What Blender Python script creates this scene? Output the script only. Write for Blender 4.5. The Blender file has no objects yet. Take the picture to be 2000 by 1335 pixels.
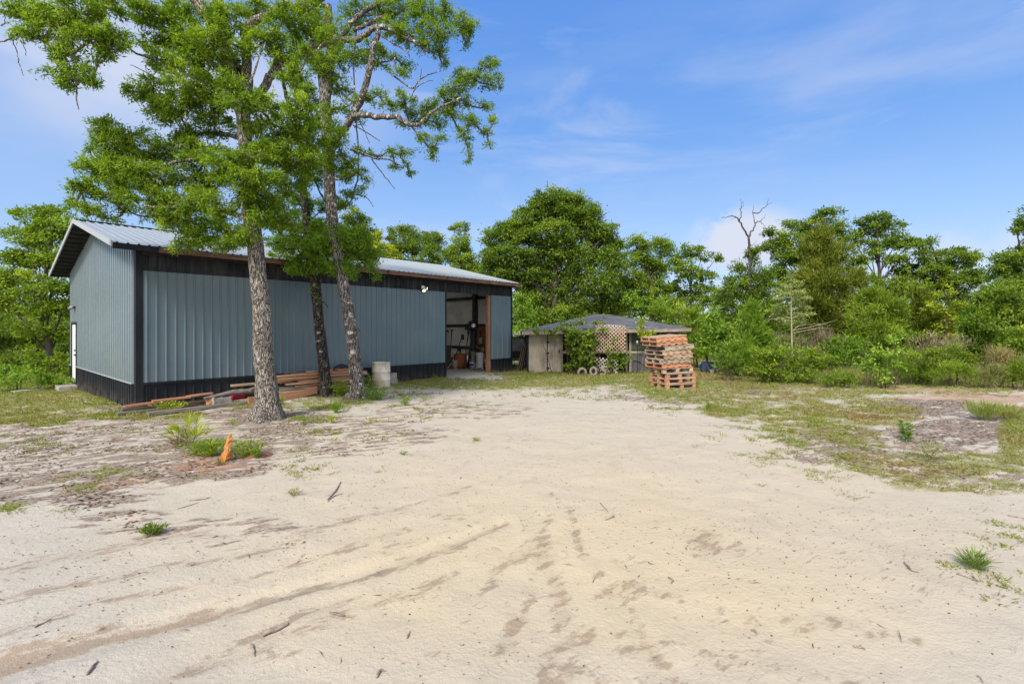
import bpy, math, random
import numpy as np
from mathutils import Vector, Matrix
C = bpy.context.scene.collection
R = math.radians
random.seed(7); RNG = np.random.default_rng(7)
# ------------------------------------------------------------------ camera
HC, F, HY = 1.92, 972.6, 639.75        # camera height, focal length and horizon row measured on the photo
cam = bpy.data.objects.new("camera", bpy.data.cameras.new("camera")); C.objects.link(cam)
cam.location = (0, 0, HC); cam.rotation_euler = (R(90), 0, 0)
cam.data.sensor_width = 36; cam.data.lens = F / 2000 * 36; cam.data.shift_y = -(667.5 - HY) / 2000
cam.data.clip_start = .05; cam.data.clip_end = 3000
sc = bpy.context.scene; sc.camera = cam
sc.view_settings.view_transform = 'Standard'; sc.view_settings.look = 'None'
sc.view_settings.exposure = 1.31; sc.view_settings.gamma = 1
sc.cycles.max_bounces = 7; sc.cycles.diffuse_bounces = 4; sc.cycles.transparent_max_bounces = 8
# ------------------------------------------------------------------ nodes
class NT:
    def __init__(s, tree): s.t = tree; s.t.nodes.clear()
    def n(s, kind, ins=None, **kw):
        nd = s.t.nodes.new(kind)
        for k, v in kw.items(): setattr(nd, k, v)
        for k, v in (ins or {}).items():
            sock = nd.inputs[k]
            if isinstance(v, bpy.types.NodeSocket): s.t.links.new(v, sock)
            elif isinstance(v, bpy.types.Node): s.t.links.new(v.outputs[0], sock)
            else: sock.default_value = (*v, 1) if (isinstance(v, tuple) and len(v) == 3 and sock.type == 'RGBA') else v
        return nd
    def m(s, op, a, b=0., c=0., clamp=False):
        nd = s.n('ShaderNodeMath', operation=op, use_clamp=clamp)
        for i, v in enumerate((a, b, c)):
            if isinstance(v, bpy.types.Node): v = v.outputs[0]
            if isinstance(v, bpy.types.NodeSocket): s.t.links.new(v, nd.inputs[i])
            else: nd.inputs[i].default_value = v
        return nd.outputs[0]
    def mix(s, f, a, b, mode='MIX'):
        nd = s.n('ShaderNodeMix', data_type='RGBA', blend_type=mode)
        for i, v in ((0, f), (6, a), (7, b)):
            if isinstance(v, bpy.types.Node): v = v.outputs[0]
            if isinstance(v, bpy.types.NodeSocket): s.t.links.new(v, nd.inputs[i])
            else: nd.inputs[i].default_value = (*v, 1) if isinstance(v, tuple) and len(v) == 3 else v
        return nd.outputs[2]
    def ramp(s, f, stops):
        nd = s.n('ShaderNodeValToRGB', {0: f}); el = nd.color_ramp.elements
        while len(el) < len(stops): el.new(.5)
        for e, (p, c) in zip(el, stops):
            e.position = p; e.color = (*c, 1) if isinstance(c, tuple) else (c, c, c, 1)
        return nd.outputs[0]
    def step(s, f, a, b):
        nd = s.n('ShaderNodeMapRange', interpolation_type='SMOOTHSTEP')
        v = f.outputs[0] if isinstance(f, bpy.types.Node) else f
        s.t.links.new(v, nd.inputs[0]); nd.inputs[1].default_value = a; nd.inputs[2].default_value = b
        return nd.outputs[0]
    def noise(s, vec, scale, detail=4, rough=.55, dist=0.):
        return s.n('ShaderNodeTexNoise', {'Vector': vec, 'Scale': scale, 'Detail': detail, 'Roughness': rough, 'Distortion': dist}).outputs[0]
    def mapping(s, vec, scale=(1, 1, 1), rot=(0, 0, 0), loc=(0, 0, 0)):
        return s.n('ShaderNodeMapping', {'Vector': vec, 'Scale': scale, 'Rotation': rot, 'Location': loc}).outputs[0]
# ------------------------------------------------------------------ world, sun
SUN = Vector((-.36, -.72, .76)).normalized()
w = bpy.data.worlds.new("World"); sc.world = w; w.use_nodes = True
g = NT(w.node_tree)
sky = g.n('ShaderNodeTexSky', sky_type='NISHITA', sun_disc=False)
sky.sun_elevation = math.asin(SUN.z); sky.sun_rotation = math.atan2(SUN.x, SUN.y) % (2 * math.pi)
sky.air_density = 1.0; sky.dust_density = .4; sky.ozone_density = 1.6; sky.altitude = 0
tc = g.n('ShaderNodeTexCoord'); gen = tc.outputs['Generated']
sep = g.n('ShaderNodeSeparateXYZ', {0: gen})
def near(dx, dy, dz, r0, r1, sx=1, sz=1):      # soft patch of sky round a direction
    d = Vector((dx, dy, dz)).normalized()
    sub = g.n('ShaderNodeVectorMath', {0: gen, 1: tuple(d)}, operation='SUBTRACT')
    sc_ = g.n('ShaderNodeVectorMath', {0: sub, 1: (1 / sx, 1 / sx, 1 / sz)}, operation='MULTIPLY')
    ln = g.n('ShaderNodeVectorMath', {0: sc_}, operation='LENGTH')
    return g.m('SUBTRACT', 1., g.step(ln.outputs['Value'], r0, r1))
wis = g.mapping(gen, (1.2, 1.2, 5), (0, R(14), 0))
n1 = g.noise(wis, 1.9, 6, .55, .6)
cir = g.m('MULTIPLY', g.step(n1, .47, .78), .50)
left = g.m('MULTIPLY', near(-.72, 1, .50, .0, .36, 1.5, .62), g.step(g.noise(g.mapping(gen, (1, 1, 3)), 2.2, 4, .5), .22, .55))
right = g.m('MULTIPLY', near(.50, 1, .42, .0, .50, 1.6, .5), g.m('MULTIPLY', g.step(g.noise(g.mapping(gen, (1, 1, 4), (0, R(-12), 0)), 2.4, 5, .55), .40, .74), .40))
cum = g.m('MULTIPLY', near(.47, 1, .175, .03, .085, 1.5, .9), g.step(g.noise(gen, 14, 5, .55), .36, .52))
cum2 = g.m('MULTIPLY', near(.93, 1, .13, .05, .16, 1.6, .6), g.m('MULTIPLY', g.step(g.noise(gen, 9, 5, .5), .40, .62), .6))
cl = g.m('MAXIMUM', g.m('MAXIMUM', cir, g.m('MULTIPLY', left, .85)), g.m('MAXIMUM', right, g.m('MAXIMUM', cum, cum2)))
low = g.m('SUBTRACT', 1., g.step(sep.outputs[2], -.02, .55))
hs = g.n('ShaderNodeHueSaturation', {'Hue': .512, 'Saturation': 1.12, 'Value': 1.0, 'Color': sky})
grad = g.ramp(sep.outputs[2], [(0., (1.9, 2.5, 3.5)), (.18, (1.28, 2.1, 3.5)), (.34, (.64, 1.54, 3.4)), (.60, (.40, 1.22, 3.35))])
hazy = g.mix(.80, hs, grad)
back = g.m('MULTIPLY', g.step(g.m('MULTIPLY', sep.outputs[1], -1.), .0, .5), g.step(g.noise(gen, 2.4, 5, .6), .30, .60))  # bright cloud bank behind the camera, out of view, added as fill light
col = g.mix(cl, hazy, (2.9, 3.1, 3.65))
col = g.mix(g.m('MULTIPLY', back, .9), col, (8.6, 8.2, 7.6))
bg = g.n('ShaderNodeBackground', {'Color': col, 'Strength': .10})
g.n('ShaderNodeOutputWorld', {0: bg})
sl = bpy.data.lights.new("sun", 'SUN'); sl.energy = 2.0; sl.angle = R(13); sl.color = (1, .93, .82)
so = bpy.data.objects.new("sun", sl); C.objects.link(so); so.rotation_euler = SUN.to_track_quat('Z', 'Y').to_euler()
so.location = (0, -5, 30)
# ------------------------------------------------------------------ geometry helpers
def terr(x, y):                        # height of the ground
    x = np.asarray(x, float); y = np.asarray(y, float)
    s = np.maximum(0, -x - 5.5); z = -.026 * s * s / (s + 1.5)
    s = np.maximum(0, y - 15); z = z - .02 * s * s / (s + 12) * (x < 60)
    z = z + .03 * np.exp(-((x + .4) ** 2 / 6 + (y - 20) ** 2 / 9))
    return z
def W(px, py, Y): return Vector(((px - 1000) / F * Y, Y, HC + (HY - py) / F * Y))
def G(px, py):
    z = 0.
    for _ in range(6):
        Y = (HC - z) * F / max(py - HY, 4); x = (px - 1000) / F * Y; z = float(terr(x, Y))
    return Vector((x, Y, z))
def gz(x, y): return float(terr(x, y))
def thing(name, label, cat, loc=(0, 0, 0), rz=0, group=None, kind=None):
    o = bpy.data.objects.new(name, None); C.objects.link(o); o.empty_display_size = .2
    o.location = loc; o.rotation_euler = (0, 0, rz)
    return tag(o, label, cat, group, kind)
def tag(o, label=None, cat=None, group=None, kind=None):
    for k, v in (('label', label), ('category', cat), ('group', group), ('kind', kind)):
        if v: o[k] = v
    return o
class MB:
    def __init__(s): s.v = []; s.f = []; s.mi = []; s.cur = 0
    def poly(s, pts, faces):
        b = len(s.v); s.v += [tuple(p) for p in pts]
        for f in faces: s.f.append([b + i for i in f]); s.mi.append(s.cur)
        return s
    def box(s, c, d, rz=0, M=None, jit=0):
        x, y, z = d[0] / 2, d[1] / 2, d[2] / 2
        P = [Vector((a * x, b * y, e * z)) for a in (-1, 1) for b in (-1, 1) for e in (-1, 1)]
        if jit: P = [p + Vector([random.uniform(-jit, jit) for _ in range(3)]) for p in P]
        if M is None: M = Matrix.Rotation(rz, 3, 'Z')
        P = [M @ p + Vector(c) for p in P]
        return s.poly(P, [(0, 1, 3, 2), (4, 6, 7, 5), (0, 4, 5, 1), (2, 3, 7, 6), (0, 2, 6, 4), (1, 5, 7, 3)])
    def bx(s, x0, x1, y0, y1, z0, z1): return s.box(((x0 + x1) / 2, (y0 + y1) / 2, (z0 + z1) / 2), (x1 - x0, y1 - y0, z1 - z0))
    def beam(s, a, b, w_, h_, up=(0, 0, 1)):      # a bar from a to b
        a = Vector(a); b = Vector(b); d = (b - a); L = d.length; d.normalize()
        u = Vector(up); q = d.cross(u)
        if q.length < 1e-4: q = d.cross(Vector((1, 0, 0)))
        q.normalize(); u = q.cross(d); M = Matrix((d, q, u)).transposed()
        return s.box((a + b) / 2, (L, w_, h_), M=M)
    def tube(s, pts, rad, n=10, cap=True, wob=0):
        pts = [Vector(p) for p in pts]; b = len(s.v); q = None
        for i, p in enumerate(pts):
            d = (pts[min(i + 1, len(pts) - 1)] - pts[max(i - 1, 0)]).normalized()
            if q is None:
                q = d.cross(Vector((0, 1, 0)))
                if q.length < .1: q = d.cross(Vector((1, 0, 0)))
            q = (q - d * q.dot(d)).normalized(); e = d.cross(q)
            r = rad[i] if hasattr(rad, '__len__') else rad
            for k in range(n):
                t = 2 * math.pi * k / n; rr = r * (1 + (random.uniform(-wob, wob) if wob else 0))
                s.v.append(tuple(p + (q * math.cos(t) + e * math.sin(t)) * rr))
        for i in range(len(pts) - 1):
            for k in range(n):
                s.f.append([b + i * n + k, b + i * n + (k + 1) % n, b + (i + 1) * n + (k + 1) % n, b + (i + 1) * n + k]); s.mi.append(s.cur)
        if cap:
            s.f.append([b + k for k in range(n)][::-1]); s.f.append([b + (len(pts) - 1) * n + k for k in range(n)]); s.mi += [s.cur] * 2
        return s
    def lathe(s, prof, n=24, c=(0, 0, 0), M=None):
        b = len(s.v); M = M or Matrix.Identity(3)
        for r, z in prof:
            for k in range(n):
                t = 2 * math.pi * k / n; s.v.append(tuple(M @ Vector((r * math.cos(t), r * math.sin(t), z)) + Vector(c)))
        for i in range(len(prof) - 1):
            for k in range(n):
                s.f.append([b + i * n + k, b + i * n + (k + 1) % n, b + (i + 1) * n + (k + 1) % n, b + (i + 1) * n + k]); s.mi.append(s.cur)
        return s
    def build(s, name, mat, parent=None, smooth=False, bevel=0):
        me = bpy.data.meshes.new(name); me.from_pydata(s.v, [], s.f)
        for m_ in (mat if isinstance(mat, (list, tuple)) else [mat]): me.materials.append(m_)
        if max(s.mi or [0]) > 0: me.polygons.foreach_set('material_index', s.mi)
        if smooth: me.polygons.foreach_set('use_smooth', [True] * len(me.polygons))
        me.update(); o = bpy.data.objects.new(name, me); C.objects.link(o)
        if parent: o.parent = parent
        if bevel:
            bv = o.modifiers.new('bevel', 'BEVEL'); bv.width = bevel; bv.segments = 2; bv.limit_method = 'ANGLE'
        return o
def quads_mesh(name, V, mat, tint=None, parent=None, n=4):
    """V: (k, n, 3) vertices of k separate small faces; tint: one number per face"""
    k = len(V); me = bpy.data.meshes.new(name)
    me.vertices.add(k * n); me.vertices.foreach_set('co', V.reshape(-1).astype(np.float32))
    me.loops.add(k * n); me.loops.foreach_set('vertex_index', np.arange(k * n, dtype=np.int32))
    me.polygons.add(k); me.polygons.foreach_set('loop_start', np.arange(0, k * n, n, dtype=np.int32))
    me.polygons.foreach_set('loop_total', np.full(k, n, dtype=np.int32)); me.update(calc_edges=True)
    if tint is not None:
        a = me.attributes.new('tint', 'FLOAT', 'FACE'); a.data.foreach_set('value', np.clip(tint, 0, 1).astype(np.float32))
    me.materials.append(mat); o = bpy.data.objects.new(name, me); C.objects.link(o)
    if parent: o.parent = parent
    return o
def unit(a): return a / np.maximum(np.linalg.norm(a, axis=-1, keepdims=True), 1e-9)
def leaf_quads(P, D, Nn, L, Wd, fold=.0):
    """rhombic leaves: base P, direction D, normal-ish Nn, length L, width Wd"""
    D = unit(D); S = unit(np.cross(D, Nn)); L = L[:, None]; Wd = Wd[:, None]
    up = unit(np.cross(S, D))
    return np.stack([P, P + D * L * .45 + S * Wd * .5 + up * L * .05, P + D * L - up * L * fold, P + D * L * .45 - S * Wd * .5 + up * L * .05], 1)
_H = np.random.default_rng(3).random((256, 256))
def vnoise(x, y, s=1.):
    x = np.asarray(x) * s + 100.3; y = np.asarray(y) * s + 57.7
    i = np.floor(x).astype(int); j = np.floor(y).astype(int); u = x - i; v = y - j
    u = u * u * (3 - 2 * u); v = v * v * (3 - 2 * v); i &= 255; j &= 255; i1 = (i + 1) & 255; j1 = (j + 1) & 255
    return (_H[i, j] * (1 - u) + _H[i1, j] * u) * (1 - v) + (_H[i, j1] * (1 - u) + _H[i1, j1] * u) * v
def fbm(x, y, s=1., o=4):
    t = 0; a = .5; n = 0
    for k in range(o): t = t + a * vnoise(x + 17 * k, y - 31 * k, s); n += a; a *= .55; s *= 2.03
    return t / n
# ------------------------------------------------------------------ materials
MATS = {}
def mat(name, c1, c2=None, rough=.7, scale=6, stretch=(1, 1, 1), metal=0., bump=.2, c3=None, spec=.3, lo=.35, hi=.65, rand=0., bscale=None, bdist=.01):
    if name in MATS: return MATS[name]
    m_ = bpy.data.materials.new(name); m_.use_nodes = True; g = NT(m_.node_tree)
    co = g.n('ShaderNodeTexCoord').outputs['Object']
    oi = g.n('ShaderNodeObjectInfo').outputs['Random']
    off = g.n('ShaderNodeVectorMath', {0: co, 1: (0, 0, 0)}, operation='ADD')
    cmb = g.n('ShaderNodeCombineXYZ', {0: g.m('MULTIPLY', oi, 37.), 1: g.m('MULTIPLY', oi, 11.), 2: g.m('MULTIPLY', oi, 23.)})
    g.t.links.new(cmb.outputs[0], off.inputs[1]); v = g.mapping(off.outputs[0], stretch)
    n_ = g.noise(v, scale, 6, .6); c2 = c2 or tuple(x * .75 for x in c1)
    c = g.mix(g.step(n_, lo, hi), c1, c2)
    if c3: c = g.mix(g.step(g.noise(v, scale * .37, 5, .65), .55, .68), c, c3)
    if rand: c = g.mix(1., c, g.ramp(oi, [(0, 1 - rand), (1, 1.)]), 'MULTIPLY')
    fine = g.noise(v, (bscale or scale * 4), 5, .6)
    bp = g.n('ShaderNodeBump', {'Strength': bump, 'Distance': bdist, 'Height': fine})
    p = g.n('ShaderNodeBsdfPrincipled', {'Base Color': c, 'Roughness': rough, 'Metallic': metal, 'Specular IOR Level': spec, 'Normal': bp})
    g.n('ShaderNodeOutputMaterial', {0: p}); MATS[name] = m_; return m_
def leafmat(name, stops, trans=.30, rough=.55):
    m_ = bpy.data.materials.new(name); m_.use_nodes = True; g = NT(m_.node_tree)
    t = g.n('ShaderNodeAttribute', attribute_name='tint').outputs['Fac']
    c = g.ramp(t, stops)
    p = g.n('ShaderNodeBsdfPrincipled', {'Base Color': c, 'Roughness': rough, 'Specular IOR Level': .18})
    tr = g.n('ShaderNodeBsdfTranslucent', {'Color': g.mix(1., c, (1.25, 1.35, .5), 'MULTIPLY')})
    mx = g.n('ShaderNodeMixShader', {0: trans, 1: p, 2: tr}); g.n('ShaderNodeOutputMaterial', {0: mx}); return m_
def sc3(c, k): return tuple(x * k for x in c)
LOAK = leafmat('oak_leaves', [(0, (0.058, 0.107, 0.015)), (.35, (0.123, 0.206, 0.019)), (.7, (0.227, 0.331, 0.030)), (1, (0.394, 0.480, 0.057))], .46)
LYEL = leafmat('yellow_green_leaves', [(0, (0.126, 0.173, 0.016)), (.4, (0.276, 0.331, 0.026)), (.75, (0.458, 0.505, 0.040)), (1, (0.687, 0.643, 0.080))], .4)
LDARK = leafmat('deep_green_leaves', [(0, (0.051, 0.089, 0.016)), (.4, (0.113, 0.182, 0.024)), (.75, (0.201, 0.293, 0.035)), (1, (0.351, 0.421, 0.054))], .42)
LMID = leafmat('mid_green_leaves', [(0, (0.073, 0.121, 0.016)), (.4, (0.156, 0.235, 0.024)), (.75, (0.253, 0.348, 0.038)), (1, (0.411, 0.488, 0.060))], .42)
LBRI = leafmat('bright_green_leaves', [(0, (0.069, 0.134, 0.013)), (.4, (0.152, 0.268, 0.028)), (.75, (0.248, 0.378, 0.044)), (1, (0.386, 0.488, 0.077))], .4)
LOLI = leafmat('olive_needles', [(0, (0.053, 0.079, 0.013)), (.4, (0.117, 0.160, 0.017)), (.75, (0.216, 0.251, 0.030)), (1, (0.375, 0.366, 0.063))], .25)
LPAL = leafmat('pale_leaves', [(0, (.16, .19, .06)), (.5, (.30, .35, .12)), (1, (.48, .52, .22))], .42)
LDRY = leafmat('dry_brush', [(0, (.07, .055, .035)), (.5, (.20, .16, .10)), (1, (.40, .34, .23))], .2)
LGRA = leafmat('grass_blades', [(0, (.22, .10, .045)), (.16, (.30, .20, .09)), (.34, (.34, .29, .13)), (.5, (.25, .25, .06)), (.7, (.19, .25, .04)), (1, (.27, .33, .06))], .3)
LTAL = leafmat('tall_grass_blades', [(0, (.24, .15, .08)), (.2, (.32, .27, .13)), (.45, (.22, .24, .07)), (1, (.13, .20, .035))], .3)
def bark(name, dark, light, lichen, lich_amt=.62, sc_=1.):
    m_ = bpy.data.materials.new(name); m_.use_nodes = True; g = NT(m_.node_tree)
    co = g.n('ShaderNodeTexCoord').outputs['Object']
    warp = g.n('ShaderNodeVectorMath', {0: g.n('ShaderNodeTexNoise', {'Vector': co, 'Scale': 5.}).outputs[1], 1: (.10, .10, .3)}, operation='MULTIPLY')
    v0 = g.n('ShaderNodeVectorMath', {0: co, 1: warp}, operation='ADD').outputs[0]
    v = g.mapping(v0, (1, 1, .10))
    vo = g.n('ShaderNodeTexVoronoi', {'Vector': v, 'Scale': 42 * sc_}, feature='DISTANCE_TO_EDGE').outputs[0]
    n_ = g.noise(v, 30 * sc_, 6, .65)
    h = g.m('ADD', g.m('MULTIPLY', g.step(vo, 0., .22), .6), g.m('MULTIPLY', n_, .6))
    c = g.mix(g.step(h, .32, .92), dark, light)
    c = g.mix(g.m('MULTIPLY', g.step(g.noise(co, 3.2, 4, .6), .45, .62), .45), c, sc3(dark, 1.3))
    li = g.m('MULTIPLY', g.step(g.noise(co, 7.5, 5, .55), lich_amt, lich_amt + .04), g.step(n_, .30, .5))
    c = g.mix(li, c, lichen)
    bp = g.n('ShaderNodeBump', {'Strength': .9, 'Distance': .03, 'Height': h})
    p = g.n('ShaderNodeBsdfPrincipled', {'Base Color': c, 'Roughness': .9, 'Specular IOR Level': .15, 'Normal': bp})
    g.n('ShaderNodeOutputMaterial', {0: p}); return m_
BARK1 = bark('oak_bark', (.045, .037, .032), (.38, .345, .30), (.50, .50, .45), .67)
BARK2 = bark('dark_lichen_bark', (.016, .013, .012), (.12, .105, .092), (.42, .42, .38), .63, .8)
BARK3 = bark('grey_lichen_bark', (.035, .03, .028), (.29, .265, .24), (.55, .55, .50), .60, .8)
BARKF = mat('far_bark', (.09, .075, .06), (.05, .04, .034), .9, 5, (1, 1, .3))
DEADW = mat('bleached_dead_wood', (.17, .15, .135), (.085, .073, .066), .9, 8)
# ------------------------------------------------------------------ ground
def el(px, py, cx, cy, rx, ry, soft=1.): # 1 inside an ellipse of the photo's ground, fading at its rim
    return np.clip((1.25 - np.sqrt(((px - cx) / rx) ** 2 + ((py - cy) / ry) ** 2)) * 2.2 / soft, 0, 1)
def seg(px, py, pts, wd):
    best = np.full(np.shape(px), 9e9)
    for (x0, y0, w0), (x1, y1, w1) in zip(pts[:-1], pts[1:]):
        dx, dy = x1 - x0, y1 - y0; t = np.clip(((px - x0) * dx + (py - y0) * dy) / (dx * dx + dy * dy), 0, 1)
        d = np.hypot(px - x0 - t * dx, (py - y0 - t * dy)) / (w0 + (w1 - w0) * t)
        best = np.minimum(best, d)
    return np.clip(1.4 - best / wd, 0, 1)
def masks(x, y):
    """what lies on the ground at a place: grass, leaf litter, red clay, damp sand, white sand"""
    x = np.asarray(x, float); y = np.asarray(y, float); z = terr(x, y)
    yy = np.maximum(y, .8); px = 1000 + F * x / yy; py = HY + F * (HC - z) / yy
    wob = (fbm(x, y, .55) - .5); px = px + wob * 60 * 8 / (yy + 4); py = py + (fbm(x + 9, y, .8) - .5) * 90 * 4 / (yy + 2)
    n1 = fbm(x, y, 1.6, 4); n2 = fbm(x + 40, y + 3, .8, 4); n3 = fbm(x - 20, y + 70, 3.4, 3)
    gr = np.zeros_like(px)
    def add(m_, k): 
        nonlocal gr; gr = np.maximum(gr, m_ * k)
    add(np.clip((768 - py) / 12, 0, 1) * (px > 640), .95)                                # everything beyond the drive
    add(el(px, py, 900, 748, 150, 12), .9); add(el(px, py, 1130, 742, 170, 14), 1.)
    add(el(px, py, 1060, 765, 110, 9), .45); add(el(px, py, 1350, 768, 110, 20), .85)
    add(el(px, py, 1560, 758, 160, 10), .8); add(el(px, py, 1640, 768, 160, 12), .8); add(el(px, py, 1880, 770, 140, 8), .55); add(el(px, py, 1500, 800, 150, 30), .78); add(el(px, py, 1590, 835, 110, 26), .62)
    add(el(px, py, 1690, 810, 110, 30), .74); add(el(px, py, 1640, 870, 120, 26), .52)
    add(el(px, py, 1760, 905, 160, 26), .60); add(el(px, py, 1900, 900, 80, 22), .85); add(el(px, py, 1880, 945, 160, 26), .58)
    for q in ((1700, 935, 330, 40), (1450, 850, 120, 36), (1560, 900, 130, 40), (1900, 1075, 130, 60), (1960, 1150, 80, 50), (1330, 800, 120, 16), (1100, 775, 260, 12), (650, 850, 220, 40), (300, 900, 320, 60), (560, 930, 200, 24), (90, 1010, 200, 30), (850, 800, 160, 22)): add(el(px, py, *q, 1.6), .33)
    add(el(px, py, 1905, 1060, 80, 34), .42); add(el(px, py, 1620, 932, 90, 12), .44)
    add(el(px, py, 1990, 860, 40, 60), .95); add(el(px, py, 1600, 935, 60, 10), .30); add(el(px, py, 1920, 1060, 70, 40), .34)
    add(el(px, py, 1900, 1100, 50, 22), .33); add(el(px, py, 1990, 1130, 50, 60), .30)
    add(el(px, py, 80, 785, 170, 24), .92); add(el(px, py, 30, 815, 120, 18), .75); add(el(px, py, 200, 812, 60, 9), .6)
    add(el(px, py, 320, 815, 90, 12), .72); add(el(px, py, 470, 790, 130, 11), .72); add(el(px, py, 640, 785, 90, 14), .7)
    add(el(px, py, 800, 775, 60, 10), .55); add(el(px, py, 240, 925, 90, 14), .50); add(el(px, py, 60, 880, 80, 14), .40)
    add(el(px, py, 20, 1005, 30, 12), .8); add(el(px, py, 120, 950, 90, 22), .42); add(el(px, py, 480, 870, 60, 12), .4)
    add(el(px, py, 640, 830, 130, 16), .34); add(np.clip((-y + 1) / 4, 0, 1), .6)
    add(((x < -14) | (x > 17)).astype(float), .9)
    gr = gr * (1 - .85 * el(px, py, 925, 736, 60, 7)); g_ = gr
    li = np.zeros_like(px)
    for a in ((200, 870, 330, 60, .50), (110, 960, 190, 42, .75), (330, 905, 190, 30, .72), (420, 880, 110, 20, 1.05), (360, 925, 150, 16, .9), (150, 985, 120, 18, .7), (600, 850, 260, 40, .45),
              (520, 822, 130, 24, .80), (1500, 755, 90, 12, 1.), (1830, 800, 130, 16, .95), (1960, 812, 80, 16, 1.), (1850, 850, 130, 28, .85),
              (1640, 860, 120, 22, .66), (1700, 895, 140, 22, .6), (1880, 925, 140, 26, .5), (250, 800, 60, 24, .95), (380, 1035, 260, 30, .30), (880, 800, 160, 20, .3), (1300, 775, 120, 14, .45)):
        li = np.maximum(li, el(px, py, *a[:4]) * a[4])
    rd = np.maximum.reduce([el(px, py, 1790, 762, 110, 7), el(px, py, 1930, 777, 110, 9), el(px, py, 1840, 783, 120, 6) * .7,
                            el(px, py, 490, 890, 36, 6) * .6, el(px, py, 400, 897, 60, 8) * .55, el(px, py, 1700, 828, 50, 8) * .55, el(px, py, 400, 912, 110, 9) * .62, el(px, py, 240, 945, 60, 10) * .5])
    eld = lambda a, b, *q: el(a, b, *q, 2.6)
    dp = np.maximum.reduce([seg(px, py, [(-60, 1320, 24), (160, 1262, 18), (340, 1210, 14), (500, 1165, 11), (690, 1118, 9), (900, 1065, 8), (985, 1020, 6)], 1.),
                            seg(px, py, [(380, 1300, 9), (480, 1240, 9), (600, 1185, 9), (700, 1160, 7)], 1.) * .75,
                            seg(px, py, [(930, 1180, 8), (1000, 1090, 10), (1060, 1040, 10)], 1.) * .72,
                            eld(px, py, 1070, 1060, 40, 26) * .85, eld(px, py, 1130, 1240, 60, 30) * .9, eld(px, py, 1210, 1145, 60, 34) * .85,
                            eld(px, py, 1110, 1320, 110, 34) * 1., eld(px, py, 1010, 1255, 45, 20) * .8, eld(px, py, 1235, 1275, 46, 14) * .7, eld(px, py, 1415, 1305, 30, 14) * .7,
                            eld(px, py, 1365, 1052, 46, 34) * 1.1, eld(px, py, 1440, 1060, 60, 16) * .7, eld(px, py, 880, 1005, 50, 8) * .6, eld(px, py, 1230, 1075, 40, 20) * .55,
                            eld(px, py, 560, 1275, 60, 14) * .55, eld(px, py, 780, 1060, 80, 12) * .4, eld(px, py, 1500, 1200, 200, 10) * .35, eld(px, py, 130, 1100, 160, 14) * .4, eld(px, py, 860, 1300, 50, 16) * .6])
    dp = dp * .70
    for pts, wd in (([(1330, 1345, 7), (1240, 1220, 6), (1180, 1120, 5), (1120, 1030, 4), (1060, 960, 3)], .46), ([(960, 1345, 8), (1010, 1220, 7), (1050, 1120, 5), (1070, 1010, 4)], .50), ([(1080, 1345, 12), (1100, 1240, 12), (1090, 1120, 9), (1070, 1040, 6)], .52),
                    ([(-60, 1205, 6), (200, 1140, 5), (480, 1070, 4), (760, 1000, 3), (900, 950, 3)], .44), ([(-60, 1260, 6), (240, 1180, 5), (560, 1095, 4), (800, 1030, 3)], .40), ([(-40, 1130, 5), (240, 1075, 4), (420, 1035, 3)], .42),
                    ([(1240, 1140, 5), (1500, 1195, 5), (1800, 1250, 5)], .36), ([(1100, 1230, 5), (1400, 1270, 5), (1700, 1330, 5)], .34), ([(300, 1345, 9), (520, 1250, 8), (740, 1180, 7), (900, 1110, 5)], .46), ([(1250, 1335, 6), (1500, 1240, 5), (1800, 1160, 4)], .30)):
        dp = np.maximum(dp, seg(px, py, pts, 1.6) * wd)
    wh = np.clip(1 - el(px, py, 1150, 1120, 900, 330, 2.), 0, 1)
    return g_, li, rd, dp, wh, gr
def ruts(x, y):
    z = terr(x, y); yy = np.maximum(y, .8); px = 1000 + F * x / yy; py = HY + F * (HC - z) / yy
    a = seg(px, py, [(-60, 1320, 26), (160, 1262, 20), (340, 1210, 15), (690, 1118, 10), (985, 1020, 7)], 1.2)
    b = seg(px, py, [(380, 1300, 10), (600, 1185, 9), (700, 1160, 7)], 1.2)
    c = seg(px, py, [(960, 1345, 9), (1010, 1220, 8), (1050, 1120, 6), (1070, 1010, 5)], 1.3); d = seg(px, py, [(1330, 1345, 9), (1240, 1220, 8), (1180, 1120, 6), (1120, 1030, 5)], 1.3)
    prof = lambda q: -.030 * np.clip(q, 0, 1) + .016 * np.exp(-((q - .22) / .16) ** 2) * (q > 0)
    return prof(a) + prof(b) * .6 + prof(c) * .5 + prof(d) * .5
def graded(lo, hi, step, far_lo, far_hi):
    a = list(np.arange(lo, hi, step)); d = step; p = a[-1]
    while p < far_hi: d *= 1.13; p += d; a.append(p)
    d = step; p = a[0]; b = []
    while p > far_lo: d *= 1.13; p -= d; b.append(p)
    return np.array(b[::-1] + a)
gx = graded(-15, 19, .075, -450, 450); gy = graded(2.0, 22, .075, -40, 800)
X, Y = np.meshgrid(gx, gy); nx, ny = len(gx), len(gy)
gm = masks(X, Y)
Z = terr(X, Y) + ruts(X, Y) + (fbm(X, Y, .9, 3) - .5) * .05 + (fbm(X, Y, 4, 3) - .5) * .024 * (Y < 24) + gm[1] * .03 * fbm(X, Y, 9, 2) + gm[0] * .015
Z += .10 * np.exp(-((X - 17.5) ** 2 / 6 + (Y - 19.8 + .8) ** 2 / .35)) + .05 * np.exp(-((X - 8.8) ** 2 / 1.2 + (Y - 16.2) ** 2 / .2))
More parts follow.
